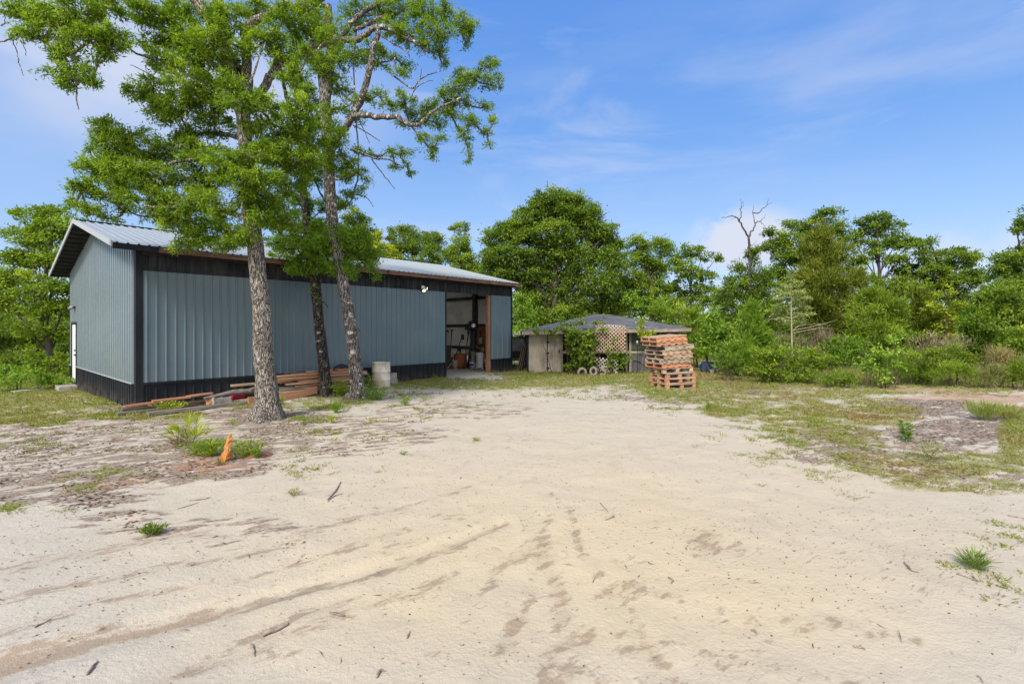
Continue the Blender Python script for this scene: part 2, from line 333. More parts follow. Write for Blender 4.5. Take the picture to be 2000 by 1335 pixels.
def gsurf(x, y):                         # height of the finished ground sheet (bilinear)
    x = np.asarray(x, float); y = np.asarray(y, float)
    i = np.clip(np.searchsorted(gx, x) - 1, 0, nx - 2); j = np.clip(np.searchsorted(gy, y) - 1, 0, ny - 2)
    u = (x - gx[i]) / (gx[i + 1] - gx[i]); v = (y - gy[j]) / (gy[j + 1] - gy[j])
    return (Z[j, i] * (1 - u) + Z[j, i + 1] * u) * (1 - v) + (Z[j + 1, i] * (1 - u) + Z[j + 1, i + 1] * u) * v
me = bpy.data.meshes.new('ground'); me.vertices.add(nx * ny)
me.vertices.foreach_set('co', np.stack([X, Y, Z], -1).reshape(-1).astype(np.float32))
ii = (np.arange(ny - 1)[:, None] * nx + np.arange(nx - 1)[None]).reshape(-1)
idx = np.stack([ii, ii + 1, ii + nx + 1, ii + nx], 1).reshape(-1).astype(np.int32); k = len(ii)
me.loops.add(4 * k); me.loops.foreach_set('vertex_index', idx); me.polygons.add(k)
me.polygons.foreach_set('loop_start', np.arange(0, 4 * k, 4, dtype=np.int32)); me.polygons.foreach_set('loop_total', np.full(k, 4, dtype=np.int32))
me.polygons.foreach_set('use_smooth', np.ones(k, dtype=bool)); me.update(calc_edges=True)
for nm, a in zip(('m_grass', 'm_litter', 'm_red', 'm_damp', 'm_white'), gm):
    at = me.attributes.new(nm, 'FLOAT', 'POINT'); at.data.foreach_set('value', a.reshape(-1).astype(np.float32))
gmat = bpy.data.materials.new('sand_ground'); gmat.use_nodes = True; g = NT(gmat.node_tree)
co = g.n('ShaderNodeTexCoord').outputs['Object']
A_ = {n: g.n('ShaderNodeAttribute', attribute_name=n).outputs['Fac'] for n in ('m_grass', 'm_litter', 'm_red', 'm_damp', 'm_white')}
big = g.noise(co, .5, 5, .6); mid = g.noise(co, 3.5, 6, .6); fine = g.noise(co, 34, 5, .65); vfine = g.noise(co, 160, 3, .6)
def smap(rot, scale, loc=(0, 0, 0)): return g.mapping(g.mapping(co, (1, 1, 1), (0, 0, R(rot))), scale, (0, 0, 0), loc)
streak = g.noise(smap(-38, (.40, 1.4, 1)), 1.7, 9, .66, .8); streak2 = g.noise(smap(-78, (.40, 1.4, 1)), 1.9, 8, .66, .8)
near_tr = g.step(g.noise(co, .35, 2, .5), .42, .58); streak = g.m('ADD', g.m('MULTIPLY', streak, near_tr), g.m('MULTIPLY', streak2, g.m('SUBTRACT', 1., near_tr)))

sand = g.mix(g.step(big, .35, .68), (.50, .412, .275), (.485, .412, .295))
sand = g.mix(A_['m_white'], sand, (.435, .395, .33))
sand = g.mix(g.m('MULTIPLY', g.step(streak, .52, .72), .34), sand, (.37, .305, .225))
sand = g.mix(g.m('MULTIPLY', g.step(mid, .55, .75), .22), sand, (.34, .285, .215))
sand = g.mix(g.m('MULTIPLY', g.step(vfine, .5, .75), .16), sand, (.27, .22, .165))
spk = g.m('SUBTRACT', 1., g.step(g.n('ShaderNodeTexVoronoi', {'Vector': smap(-35, (.7, 1.5, 1)), 'Scale': 12.}).outputs[0], .07, .13))
spk = g.m('MULTIPLY', spk, g.step(g.noise(co, 1.6, 4, .6), .46, .60))
sand = g.mix(g.m('MULTIPLY', spk, .75), sand, (.10, .075, .055))
def edge(a, scale, soft=.08, amp=2.6, stretch=(1, 1, 1), rot=0., lo=.04, hi=.22):
    n_ = g.noise(smap(rot, stretch, (3. * scale, 7., 0)), scale, 9, .68, .3)
    return g.m('MULTIPLY', g.step(g.m('ADD', a, g.m('MULTIPLY', g.m('SUBTRACT', n_, .5), amp)), .5 - soft, .5 + soft), g.step(a, lo, hi))
dash = g.m('MULTIPLY', g.step(g.noise(smap(-36, (.45, 2.2, 1)), 13, 3, .6), .60, .68), g.step(g.noise(co, 1.1, 5, .65), .48, .60))
sand = g.mix(g.m('MULTIPLY', dash, .5), sand, (.17, .135, .10))
sand = g.mix(g.m('MULTIPLY', g.m('MULTIPLY', g.step(A_['m_damp'], .05, .7), g.step(g.noise(smap(-38, (.5, 1.6, 1)), 3.2, 6, .65), .36, .62)), .42), sand, (.33, .255, .175))
c = g.mix(g.m('MULTIPLY', edge(A_['m_damp'], 8.0, .24, 4.6, (.6, 1.3, 1), -38), .60), sand, g.mix(g.step(mid, .35, .7), (.27, .185, .12), (.19, .145, .105)))
lc = g.ramp(g.noise(g.mapping(co, (1, 2.2, 1), (0, 0, R(20))), 26, 6, .72), [(.30, (.035, .026, .020)), (.44, (.13, .088, .062)), (.54, (.24, .175, .135)), (.62, (.36, .31, .26)), (.74, (.48, .44, .38))])
c = g.mix(g.m('MULTIPLY', edge(A_['m_litter'], 3.6, .22, 6.0, (.6, 1.5, 1), -25), .82), c, lc)
c = g.mix(g.m('MULTIPLY', edge(A_['m_red'], 3.5, .3, 5.0), .55), c, g.mix(g.step(fine, .35, .65), (.30, .12, .06), (.42, .21, .12)))
gc = g.ramp(g.noise(co, 9, 6, .7), [(.28, (.13, .09, .045)), (.40, (.24, .175, .085)), (.50, (.17, .19, .045)), (.60, (.24, .25, .06)), (.72, (.38, .32, .19))])
c = g.mix(g.m('MULTIPLY', edge(A_['m_grass'], 3.4, .2, 6.0, lo=.34, hi=.62), .70), c, gc)
h = g.m('ADD', g.m('ADD', g.m('MULTIPLY', fine, .5), g.m('MULTIPLY', mid, 1.1)), g.m('ADD', g.m('MULTIPLY', vfine, .18), g.m('MULTIPLY', streak, .15)))
bp = g.n('ShaderNodeBump', {'Strength': .55, 'Distance': .04, 'Height': h})
p = g.n('ShaderNodeBsdfPrincipled', {'Base Color': c, 'Roughness': .95, 'Specular IOR Level': .1, 'Normal': bp}); g.n('ShaderNodeOutputMaterial', {0: p})
me.materials.append(gmat); go = bpy.data.objects.new('ground', me); C.objects.link(go); tag(go, kind='structure')
# ------------------------------------------------------------------ barn
def metal(name, c, dirt, amt=.4, rough=.38, streak=.5, spec=.5, splash=0.):
    m_ = bpy.data.materials.new(name); m_.use_nodes = True; g = NT(m_.node_tree)
    co = g.n('ShaderNodeTexCoord').outputs['Object']
    s1 = g.noise(g.mapping(co, (3.5, 3.5, .35)), 2.2, 6, .65); s2 = g.noise(co, .8, 4, .5); s3 = g.noise(g.mapping(co, (9, 9, .8)), 3., 5, .6)
    k = g.m('MULTIPLY', g.m('ADD', g.m('MULTIPLY', g.step(s1, .42, .75), streak), g.m('MULTIPLY', g.step(s2, .4, .7), .5)), amt)
    cc = g.mix(k, c, dirt)
    if splash:                             # sand thrown up by rain on the lowest part of the sheets
        z = g.n('ShaderNodeSeparateXYZ', {0: co}).outputs[2]; lowz = g.m('SUBTRACT', 1., g.step(z, -.25, .42))
        cc = g.mix(g.m('MULTIPLY', g.m('MULTIPLY', lowz, g.step(g.noise(co, 5., 6, .7), .35, .65)), splash), cc, (.26, .215, .16))
    bp = g.n('ShaderNodeBump', {'Strength': .12, 'Distance': .02, 'Height': g.noise(co, 3., 3, .5)})
    p = g.n('ShaderNodeBsdfPrincipled', {'Base Color': cc, 'Roughness': g.m('ADD', g.m('MULTIPLY', s3, .3), rough - .12), 'Specular IOR Level': spec, 'Normal': bp})
    g.n('ShaderNodeOutputMaterial', {0: p}); return m_
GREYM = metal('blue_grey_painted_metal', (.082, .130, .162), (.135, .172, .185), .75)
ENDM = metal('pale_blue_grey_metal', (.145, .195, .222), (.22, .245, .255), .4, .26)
BLKM = metal('black_painted_metal', (.007, .009, .014), (.03, .032, .038), .55, .55, .9, .2, .38)
HDRM = metal('weathered_black_boarding', (.008, .010, .014), (.065, .066, .072), .65, .6, 1., .2)
ROOFM = metal('galvanised_roof_metal', (.25, .285, .30), (.33, .33, .32), .55, .30)
TRIMW = metal('white_rake_trim', (.34, .36, .37), (.26, .26, .26), .4, .5)
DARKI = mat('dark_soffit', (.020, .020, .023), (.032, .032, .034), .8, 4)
FASC = mat('brown_fascia_board', (.155, .075, .045), (.085, .05, .035), .8, 5, (.6, 3, 3), c3=(.20, .12, .08))
LINER = mat('grey_wall_liner', (.74, .72, .64), (.66, .63, .56), .8, 1.5, c3=(.56, .53, .47))
DSTEEL = mat('dark_machine_steel', (.022, .024, .028), (.04, .038, .036), .5, 12)
PLYW = mat('brown_plywood', (.25, .10, .035), (.16, .065, .025), .7, 3, (3, 3, .5))
CONC = mat('weathered_concrete', (.36, .34, .30), (.24, .225, .20), .95, 9, c3=(.14, .13, .11), bump=.5)
POSTW = mat('orange_brown_post', (.27, .12, .065), (.17, .085, .05), .85, 4, (4, 4, .5), c3=(.34, .29, .24))
WHITEP = mat('white_paint', (.72, .72, .71), (.62, .62, .60), .45, 6)
BLACKP = mat('black_plastic', (.015, .015, .016), (.025, .025, .026), .45, 8)
A0 = Vector(((266 - 1000) / F * 11.873, 11.873, 0)); TH = R(41.48)
U = Vector((math.sin(TH), math.cos(TH), 0)); V_ = Vector((-math.cos(TH), math.sin(TH), 0)); BRZ = R(90) - TH
def BL(t, s, z=0): p = A0 + U * t + V_ * s; return Vector((p.x, p.y, z))
def bt(px, s=0):                       # place along the long wall seen at a photo column
    r = (px - 1000) / F; o = A0 + V_ * s; return (r * o.y - o.x) / (U.x - r * U.y)
L, SF, SR, ZE, ZR, ZB, ZP, EO, OO = 13.50, 9.46, 4.70, 3.83, 5.075, .583, 3.288, .543, .539
PITCH = (ZR - ZE) / (SR + EO); ZW = ZE - .10         # wall top at the eave wall
barn = thing('metal_barn', 'long blue-grey metal barn with black trim, metal gable roof and open doorway', 'barn', A0, BRZ)
def ribs(mb, a0, a1, z0, z1, put, sp=.2, h=.022, lo=0, rw=1.):
    prof = [(a0, 0)]; a = a0 + sp * .35
    while a < a1 - .06:
        prof += [(a - .026 * rw, 0), (a - (.011 if rw == 1 else .020) * rw, h), (a + (.011 if rw == 1 else .020) * rw, h), (a + .026 * rw, 0)]; a += sp
    prof.append((a1, 0)); pts = []
    for q, d in prof:
        pts.append(put(q, d, z0(q) if callable(z0) else z0)); pts.append(put(q, d, z1(q) if callable(z1) else z1))
    mb.poly(pts, [(2 * i, 2 * i + 2, 2 * i + 3, 2 * i + 1) for i in range(len(prof) - 1)])
front = lambda y: (lambda q, d, z: (q, y - d, z))
T0, T1, T2, T3 = bt(279), bt(869), bt(958), bt(996.5)     # grey panel, doorway, small grey panel
m = MB(); ribs(m, T0, T1 - .03, ZB + .02, ZP, front(-.045)); m.bx(T0, T1 - .03, -.043, -.004, ZB + .02, ZP); m.build('long_wall_panel', GREYM, barn)
m = MB(); ribs(m, T2, T3, ZB + .02, ZP, front(-.045), .30); m.bx(T2, T3, -.043, -.004, ZB + .02, ZP); m.build('narrow_wall_panel', GREYM, barn)
m = MB(); ribs(m, .13, L - .11, ZP + .003, ZW, front(-.012)); m.bx(.13, L - .11, -.010, .05, ZP + .003, ZW); m.build('header_band', HDRM, barn)
m = MB()
for a, b in ((.13, T1), (T2 - .02, L - .11)):
    ribs(m, a, b, -.35, ZB, front(-.012)); m.bx(a, b, -.010, .05, -.35, ZB)
m.bx(.13, T1, 0, .05, ZB, ZP); m.bx(T2 - .02, L - .11, 0, .05, ZB, ZP)
m.bx(.13, T1, -.055, -.013, ZB - .035, ZB + .018); m.bx(T2 - .02, L - .11, -.055, -.013, ZB - .035, ZB + .018); m.build('wainscot', BLKM, barn)
for nm_, bb in (('corner_trim', (-.02, .13, -.05, .13, -.35, ZW + .05)), ('corner_trim', (L - .11, L, -.05, .1, -.35, ZW)), ('door_jamb', (T1 - .03, T1 + .03, -.06, .06, 0, ZP - .01))):
    m = MB(); m.bx(*bb); m.build(nm_, BLKM, barn)
gab = lambda s: ZE + PITCH * (EO + min(s, 2 * SR - s)) - .10
end = lambda q, d, z: (-.012 - d, q, z)
SD0, SD1 = 8.0, 8.86                                       # side door
m = MB()
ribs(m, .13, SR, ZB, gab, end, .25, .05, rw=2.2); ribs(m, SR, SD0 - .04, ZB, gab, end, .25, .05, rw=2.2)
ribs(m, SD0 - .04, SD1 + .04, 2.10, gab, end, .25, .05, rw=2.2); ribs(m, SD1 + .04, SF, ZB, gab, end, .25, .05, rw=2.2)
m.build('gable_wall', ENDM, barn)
m = MB(); ribs(m, .13, SD0 - .04, -.6, ZB, end, .25, .05, rw=2.2); ribs(m, SD1 + .04, SF, -.6, ZB, end, .25, .05, rw=2.2); m.bx(-.055, -.013, SF - .06, SF + .02, -.6, gab(SF)); m.build('gable_wainscot', BLKM, barn)
m = MB(); m.bx(-.085, -.013, .13, SD0 - .04, ZB - .010, ZB + .008); m.bx(-.085, -.013, SD1 + .04, SF, ZB - .010, ZB + .008); m.build('wainscot_ledge', TRIMW, barn)
# core walls behind the sheeting
m = MB()
m.poly([(0, 0.06, -.6), (0, SF, -.6), (0, SF, gab(SF)), (0, SR, gab(SR)), (0, 0.06, gab(.06)), (.08, 0.06, -.6), (.08, SF, -.6), (.08, SF, gab(SF)), (.08, SR, gab(SR)), (.08, 0.06, gab(.06))],
       [(0, 1, 2, 3, 4), (9, 8, 7, 6, 5)])
m.poly([(L - .1, .1, -.3), (L - .1, SF, -.3), (L - .1, SF, gab(SF)), (L - .1, SR, gab(SR)), (L - .1, .1, gab(.1)), (L, .1, -.3), (L, SF, -.3), (L, SF, gab(SF)), (L, SR, gab(SR)), (L, .1, gab(.1))],
       [(0, 1, 2, 3, 4), (9, 8, 7, 6, 5), (0, 5, 6, 1), (0, 4, 9, 5)])
m.bx(.08, L - .1, SF - .08, SF, -.6, gab(SF) - .01)
m.build('inner_wall', LINER, barn)
# roof; translucent sheets in the unseen rear slope are added to brighten the interior
ADDED_GAPS = ((5.0, 6.2), (8.6, 10.2), (11.2, 12.6))
m = MB()
for sgn in (0, 1):
    y0, y1 = (-EO, SR) if not sgn else (2 * SR + EO, SR)
    prof = [(-OO, 0)]; a = -OO + .08
    while a < L - .03: prof += [(a - .03, 0), (a - .012, .026), (a + .012, .026), (a + .03, 0)]; a += .2
    prof.append((L + .02, 0)); pts = []
    for q, d in prof: pts += [(q, y0, ZE + d), (q, y1, ZR + d)]
    for q, d in prof: pts += [(q, y0, ZE + d - .012), (q, y1, ZR + d - .012)]
    n_ = len(prof) * 2
    ok = [i for i in range(len(prof) - 1) if not (sgn and any(a <= prof[i][0] < b for a, b in ADDED_GAPS))]
    m.poly(pts, [(2 * i, 2 * i + 2, 2 * i + 3, 2 * i + 1) for i in ok] + [(n_ + 2 * i + 1, n_ + 2 * i + 3, n_ + 2 * i + 2, n_ + 2 * i) for i in ok])
roof = m.build('roof', ROOFM, barn)
m = MB(); z = ZR + .045
m.poly([(-OO, SR - .17, z - .045), (L + .02, SR - .17, z - .045), (L + .02, SR, z), (-OO, SR, z), (L + .02, SR + .17, z - .045), (-OO, SR + .17, z - .045)], [(0, 1, 2, 3), (3, 2, 4, 5)])
m.build('ridge_cap', BLKM, roof)
m = MB()
for y0 in (-EO, 2 * SR + EO): m.beam((-OO - .012, y0, ZE - .03), (-OO - .012, SR, ZR - .03), .03, .125)
m.build('rake_trim', TRIMW, roof)
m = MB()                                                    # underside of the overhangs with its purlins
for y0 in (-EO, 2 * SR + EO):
    for a, b in (((-OO, L),) if y0 < 0 else ((-OO, ADDED_GAPS[0][0]), (ADDED_GAPS[0][1], ADDED_GAPS[1][0]), (ADDED_GAPS[1][1], ADDED_GAPS[2][0]), (ADDED_GAPS[2][1], L))):
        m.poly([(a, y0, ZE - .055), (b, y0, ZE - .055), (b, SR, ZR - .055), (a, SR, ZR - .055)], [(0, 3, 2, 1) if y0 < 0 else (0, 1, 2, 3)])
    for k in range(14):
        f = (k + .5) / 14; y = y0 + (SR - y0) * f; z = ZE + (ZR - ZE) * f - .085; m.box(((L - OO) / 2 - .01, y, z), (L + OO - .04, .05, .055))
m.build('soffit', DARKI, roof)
m = MB(); m.bx(-OO, .30, -EO - .012, -EO + .02, ZE - .135, ZE - .012); m.build('black_fascia', BLKM, roof)
m = MB(); a = .303
for b in (.95, 3.9, 6.7, 9.3, L + .0): m.bx(a + .03, b - .03, -EO + .004, -EO + .035, ZE - .13 - random.uniform(0, .015), ZE - .014); a = b
m.bx(.30, L, -EO + .036, -EO + .07, ZE - .12, ZE - .03)
m.build('fascia_board', FASC, roof)
m = MB()
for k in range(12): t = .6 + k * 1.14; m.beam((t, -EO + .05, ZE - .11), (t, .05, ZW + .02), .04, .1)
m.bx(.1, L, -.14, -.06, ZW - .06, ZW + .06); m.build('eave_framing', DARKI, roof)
tl = bpy.data.materials.new('translucent_sheet'); tl.use_nodes = True; g = NT(tl.node_tree)
g.n('ShaderNodeOutputMaterial', {0: g.n('ShaderNodeMixShader', {0: .85, 1: g.n('ShaderNodeBsdfPrincipled', {'Base Color': (.8, .8, .76), 'Roughness': .4}), 2: g.n('ShaderNodeBsdfTranslucent', {'Color': (.85, .85, .8)})})})
for a, b in ADDED_GAPS:  # added sheets, never in view, that let daylight into the barn
    m = MB(); m.poly([(a - .02, 2 * SR + EO - .01, ZE - .012), (b + .02, 2 * SR + EO - .01, ZE - .012), (b + .02, SR + .02, ZR - .016), (a - .02, SR + .02, ZR - .016)], [(0, 1, 2, 3)]); m.build('added_light_sheet', tl, roof)
# side door with frame, handle, lock
m = MB(); m.bx(-.05, -.02, SD0, SD1, .02, 2.04); door = m.build('side_door', WHITEP, barn, bevel=.004)
m = MB()
for a, b, c, d in ((SD0 - .07, SD0, -.02, 2.12), (SD1, SD1 + .07, -.02, 2.12), (SD0, SD1, 2.04, 2.12), (SD0, SD1, -.04, .02)): m.bx(-.075, -.01, a, b, c, d)
m.build('door_frame', BLKM, door)
for z in (.98, 1.14):
    m = MB(); m.tube([(-.05, SD0 + .09, z), (-.11, SD0 + .09, z)], .03 if z < 1 else .024, 12); m.build('handle' if z < 1 else 'lock', DSTEEL, door, True)
# interior: girts, posts, plywood, truss, floor
sI = lambda px: ((px - 1000) / F * (A0.y + U.y * (L - .12)) - (A0.x + U.x * (L - .12))) / (V_.x - (px - 1000) / F * V_.y)
m = MB()
for z in (.98, 2.02, 3.30): m.bx(L - .16, L - .10, .2, SF - .1, z - .07, z + .07)
for s_ in (sI(930), 4.7, 7.2): m.bx(L - .28, L - .10, s_ - .1, s_ + .1, -.1, gab(s_) - .05)
for z in (1.1, 2.3): m.bx(.1, L - .2, SF - .16, SF - .08, z - .07, z + .07)
m.build('girt', DSTEEL, barn)
m = MB(); m.bx(L - .20, L - .17, .25, sI(930) - .12, .02, 2.0); m.build('plywood_panel', PLYW, barn)
m = MB()
for t in (1.5, 4.5, 7.5, 10.4, 12.2):
    m.bx(t - .04, t + .04, .1, SF - .1, ZW - .16, ZW); m.beam((t, .1, ZW - .05), (t, SR, gab(SR) - .12), .06, .12); m.beam((t, SF - .1, ZW - .05), (t, SR, gab(SR) - .12), .06, .12)
    for s_ in (2.3, SR, 7.1): m.bx(t - .03, t + .03, s_ - .04, s_ + .04, ZW, gab(s_) - .2)
m.build('roof_truss', mat('pale_truss_wood', (.33, .27, .19), (.24, .19, .14), .8, 6), barn)
m = MB(); m.bx(.1, L - .1, .06, SF - .1, -.12, .035); m.bx(T1, T2, -.35, .06, -.12, .028); m.build('floor_slab', CONC, barn)
m = MB(); m.bx(T2 - .17, T2 - .03, -.03, .12, -.05, ZP - .02); m.build('door_post', POSTW, barn, bevel=.006)
# floodlights (lamp heads are parts of one fitting)
def flood(loc, dirs, n, label, hd, face):
    t = thing('floodlight', label, 'floodlight', loc)
    m = MB(); m.box((0, 0, 0), (.10, .10, .12) if n == 2 else (.06, .08, .09)); m.build('base', WHITEP if n == 2 else BLACKP, t, bevel=.01)
    for d in dirs:
        d = Vector(d).normalized(); e = d * .06; M = d.to_track_quat('Z', 'Y').to_matrix()
        m = MB(); m.tube([(0, 0, 0), tuple(e)], .014, 8).lathe([(.02, -.01), (.035, .0), (.04, .05), (.056, .09), (.056, .105)], 16, e, M)
        h = m.build('lamp_head', hd, t, True)
        m = MB(); m.lathe([(.001, .102), (.053, .101)], 16, e, M); m.build('lens', face, h)
    return t
em = bpy.data.materials.new('lit_lens'); em.use_nodes = True; g = NT(em.node_tree); g.n('ShaderNodeOutputMaterial', {0: g.n('ShaderNodeEmission', {'Color': (1, .82, .55), 'Strength': 5.})})
p_ = BL(bt(822), -.12, ZP + .10)
flood(p_, [tuple(-V_ * .8 + U * .9 + Vector((0, 0, -.35))), tuple(-V_ * .9 - U * .2 + Vector((0, 0, -1.1)))], 2, 'twin cream floodlight above the blue-grey wall panel, one lamp lit', mat('cream_plastic', (.62, .56, .42), (.55, .48, .36), .5, 5), em)
p_ = BL(-.08, SD0 + .2, 2.62)
flood(p_, [tuple(-U + V_ * .5 + Vector((0, 0, -.3))), tuple(-U * .6 + V_ * 1.2 + Vector((0, 0, .05)))], 1, 'small black and silver security light above the white side door', mat('silver_plastic', (.25, .25, .26), (.15, .15, .15), .4, 5), BLACKP)
# step and plank at the side door
for nm, lab, cat_, s0, s1, o0, o1, z0, z1, mt in (('concrete_step', 'grey concrete block step below the white side door', 'step', 7.55, 8.7, .08, .55, -.35, .0, CONC),
        ('pale_plank', 'pale plank lying on the grass beside the concrete step', 'plank', 8.4, 8.75, .75, 1.5, 0, 0, None)):
    if mt:
        m = MB(); c_ = BL(-(o0 + o1) / 2, (s0 + s1) / 2, 0); b = gz(c_.x, c_.y); m.box((0, 0, .09), (o1 - o0, s1 - s0, .22), BRZ, jit=.01)
        o = m.build(nm, mt, None, bevel=.015); o.location = (c_.x, c_.y, b); tag(o, lab, cat_)
    else:
        c_ = BL(-1.15, 8.9); m = MB(); m.box((0, 0, .05), (.85, .28, .05), BRZ + .3); m.box((-.25, -.1, .02), (.1, .3, .06), BRZ + .3); m.box((.28, .15, .02), (.1, .3, .06), BRZ + .3)
        o = m.build(nm, mat('pale_grey_board', (.50, .48, .43), (.38, .36, .32), .9, 5), None, bevel=.004); o.location = (c_.x, c_.y, gz(c_.x, c_.y)); tag(o, lab, cat_)
# ------------------------------------------------------------------ things inside the doorway
FL = .04
def inside(px, py, back=0):             # floor point seen at a photo pixel
    Y = (HC - FL) * F / (py - HY) + back; return Vector(((px - 1000) / F * Y, Y, FL))
ORB = mat('rust_orange_steel', (.28, .085, .03), (.19, .06, .025), .7, 7); GALV = mat('galvanised_steel', (.42, .42, .42), (.30, .29, .28), .35, 8, metal=.6)
BEIGE = mat('dirty_beige_plastic', (.42, .36, .27), (.30, .25, .19), .6, 8); BLUEP = mat('blue_label', (.02, .06, .35), (.03, .07, .3), .5, 5)
p_ = inside(899, 718.5); m = MB(); m.lathe([(.02, .0), (.27, 0), (.30, .25), (.31, .62), (.31, .66), (.29, .66), (.29, .60), (.0, .6)], 24)
o = m.build('orange_bin', ORB, None, True); o.location = p_; tag(o, 'round rust-orange bin standing in the barn doorway', 'bin')
p_ = inside(889, 719.5); m = MB(); m.lathe([(.0, 0), (.13, 0), (.16, .36), (.168, .37), (.168, .40), (.15, .40), (.14, .36), (.0, .36)], 20)
o = m.build('bucket', BEIGE, None, True); o.location = p_; tag(o, 'dirty beige bucket in front of the rust-orange bin', 'bucket')
t = thing('propane_cylinder', 'white propane cylinder with a blue label between the silver can and the white panel', 'gas cylinder', inside(923.5, 719.5))
m = MB(); m.lathe([(.0, .03), (.10, .03), (.145, .08), (.152, .14), (.152, .26), (.13, .32), (.06, .355), (.03, .36), (.03, .39), (.0, .39)], 24); m.build('tank', WHITEP, t, True)
m = MB(); m.lathe([(.10, 0), (.10, .05)], 20); m.build('foot_ring', WHITEP, t, True); m = MB(); m.lathe([(.085, .345), (.09, .44), (.08, .44), (.075, .345)], 16); m.build('collar', WHITEP, t, True)
m = MB()
for k in range(7):
    a0, a1 = R(-150 + k * 12), R(-138 + k * 12); r = .1545
    m.poly([(r * math.cos(a0), r * math.sin(a0), .12), (r * math.cos(a1), r * math.sin(a1), .12), (r * math.cos(a1), r * math.sin(a1), .25), (r * math.cos(a0), r * math.sin(a0), .25)], [(0, 1, 2, 3)])
m.build('label', BLUEP, t); m = MB(); m.tube([(0, 0, .38), (0, 0, .43)], .02, 8).tube([(-.03, 0, .43), (.03, 0, .43)], .014, 8); m.build('valve', DSTEEL, t)
p_ = inside(912.5, 718); m = MB(); m.lathe([(.0, 0), (.13, 0), (.13, .28)], 20); t = thing('milk_can', 'shiny silver can on a black base beside the propane cylinder', 'can', p_)
m.build('base', BLACKP, t, True); m = MB(); m.lathe([(.13, .28), (.14, .32), (.14, .58), (.09, .66), (.06, .68), (.06, .72), (.0, .72)], 20); m.build('body', GALV, t, True)
p_ = inside(937, 721); m = MB(); m.box((0, 0, .38), (.24, .34, .76), .35); t = thing('white_appliance', 'tall narrow white appliance leaning box beside the door post', 'appliance', p_)
m.build('body', WHITEP, t, bevel=.015); m = MB(); m.tube([(.10, .0, .76), (.08, .0, .88), (-.12, 0, 1.02), (-.20, .02, 1.05)], .012, 6); m.tube([(.13, -.15, .7), (.15, -.15, .25), (.09, -.15, .0)], .009, 6); m.build('hose', BEIGE, t, True)
m = MB(); m.box((.0, -.172, .05), (.2, .02, .06), .35); m.build('foot', BLACKP, t)
t = thing('wire_rack', 'tangle of wire shelving standing beside the brown door post', 'rack', inside(949, 720.5))
m = MB()
for k in range(6): m.beam((-.13, -.02, .1 + k * .11), (.13, .02, .14 + k * .11), .012, .012); m.beam((-.12 + k * .05, 0, .04), (-.13 + k * .052, .02, .74), .010, .010)
m.beam((-.13, 0, .2), (.12, 0, .6), .02, .02); m.beam((.12, 0, .2), (-.1, 0, .5), .02, .02); m.build('frame', GALV, t); m = MB(); m.tube([(-.05, -.06, .1), (.06, -.08, .25), (-.04, -.07, .4), (.08, -.06, .5), (.0, -.06, .62)], .022, 8); m.build('coiled_hose', WHITEP, t, True)
t = thing('drill_press', 'tall dark drill press with a round head in the barn doorway', 'drill press', inside(924, 718.6))
m = MB(); m.box((0, 0, .04), (.55, .5, .08)); m.build('base', DSTEEL, t, bevel=.01); m = MB(); m.tube([(0, 0, .08), (0, 0, 1.9)], .12, 16); m.build('column', DSTEEL, t, True)
m = MB(); m.lathe([(.0, -.22), (.20, -.22), (.23, -.16), (.23, .12), (.16, .2), (.0, .2)], 20, (0, 0, 2.0)); m.box((-.14, -.1, 1.92), (.42, .3, .28)); m.tube([(-.2, -.12, 1.82), (-.2, -.12, 1.6)], .06, 10); m.build('head', DSTEEL, t, True)
m = MB(); m.lathe([(.0, 0), (.09, 0), (.09, .03), (0, .03)], 14, (.04, -.24, 1.98), Matrix.Rotation(R(90), 3, 'X')); m.build('pulley_cover', GALV, t)
m = MB(); m.box((-.12, -.1, .95), (.42, .36, .05)); m.build('table', DSTEEL, t)
t = thing('metal_shelf', 'dark open shelf with small tools against the brown plywood', 'shelf', inside(938, 719.8))
m = MB()
for x in (-.3, .3): m.bx(x - .02, x + .02, -.02, .02, 0, 1.75)
for z in (.3, .75, 1.1): m.bx(-.3, .3, -.15, .15, z, z + .03)
m.build('frame', DSTEEL, t)
for x, z, r, h in ((-.12, .78, .1, .28), (.12, .78, .07, .2), (.02, 1.13, .09, .3), (-.15, .33, .12, .3), (.16, .33, .1, .34)):
    m = MB(); m.lathe([(0, 0), (r, 0), (r, h * .7), (r * .5, h), (0, h)], 12, (x, 0, z)); m.build('shelf_jar', DSTEEL if x < 0 else BEIGE, t, True)
m = MB(); m.tube([(.0, 0, 1.4), (.0, 0, 1.75), (.06, 0, 1.8)], .03, 8); m.build('hook', DSTEEL, t)
tools = [(888, .30, 1.75, 'shovel with a dark blade'), (879, .05, 2.0, 'straight hammer-headed pole'), (907, .14, 1.82, 'tall rake'), (915, .12, 1.72, 'thin pry bar'), (918.5, .08, 1.78, 'second thin bar'), (901, -.10, 1.1, 'short forked tool'), (896, .04, 1.15, 'short spade handle')]
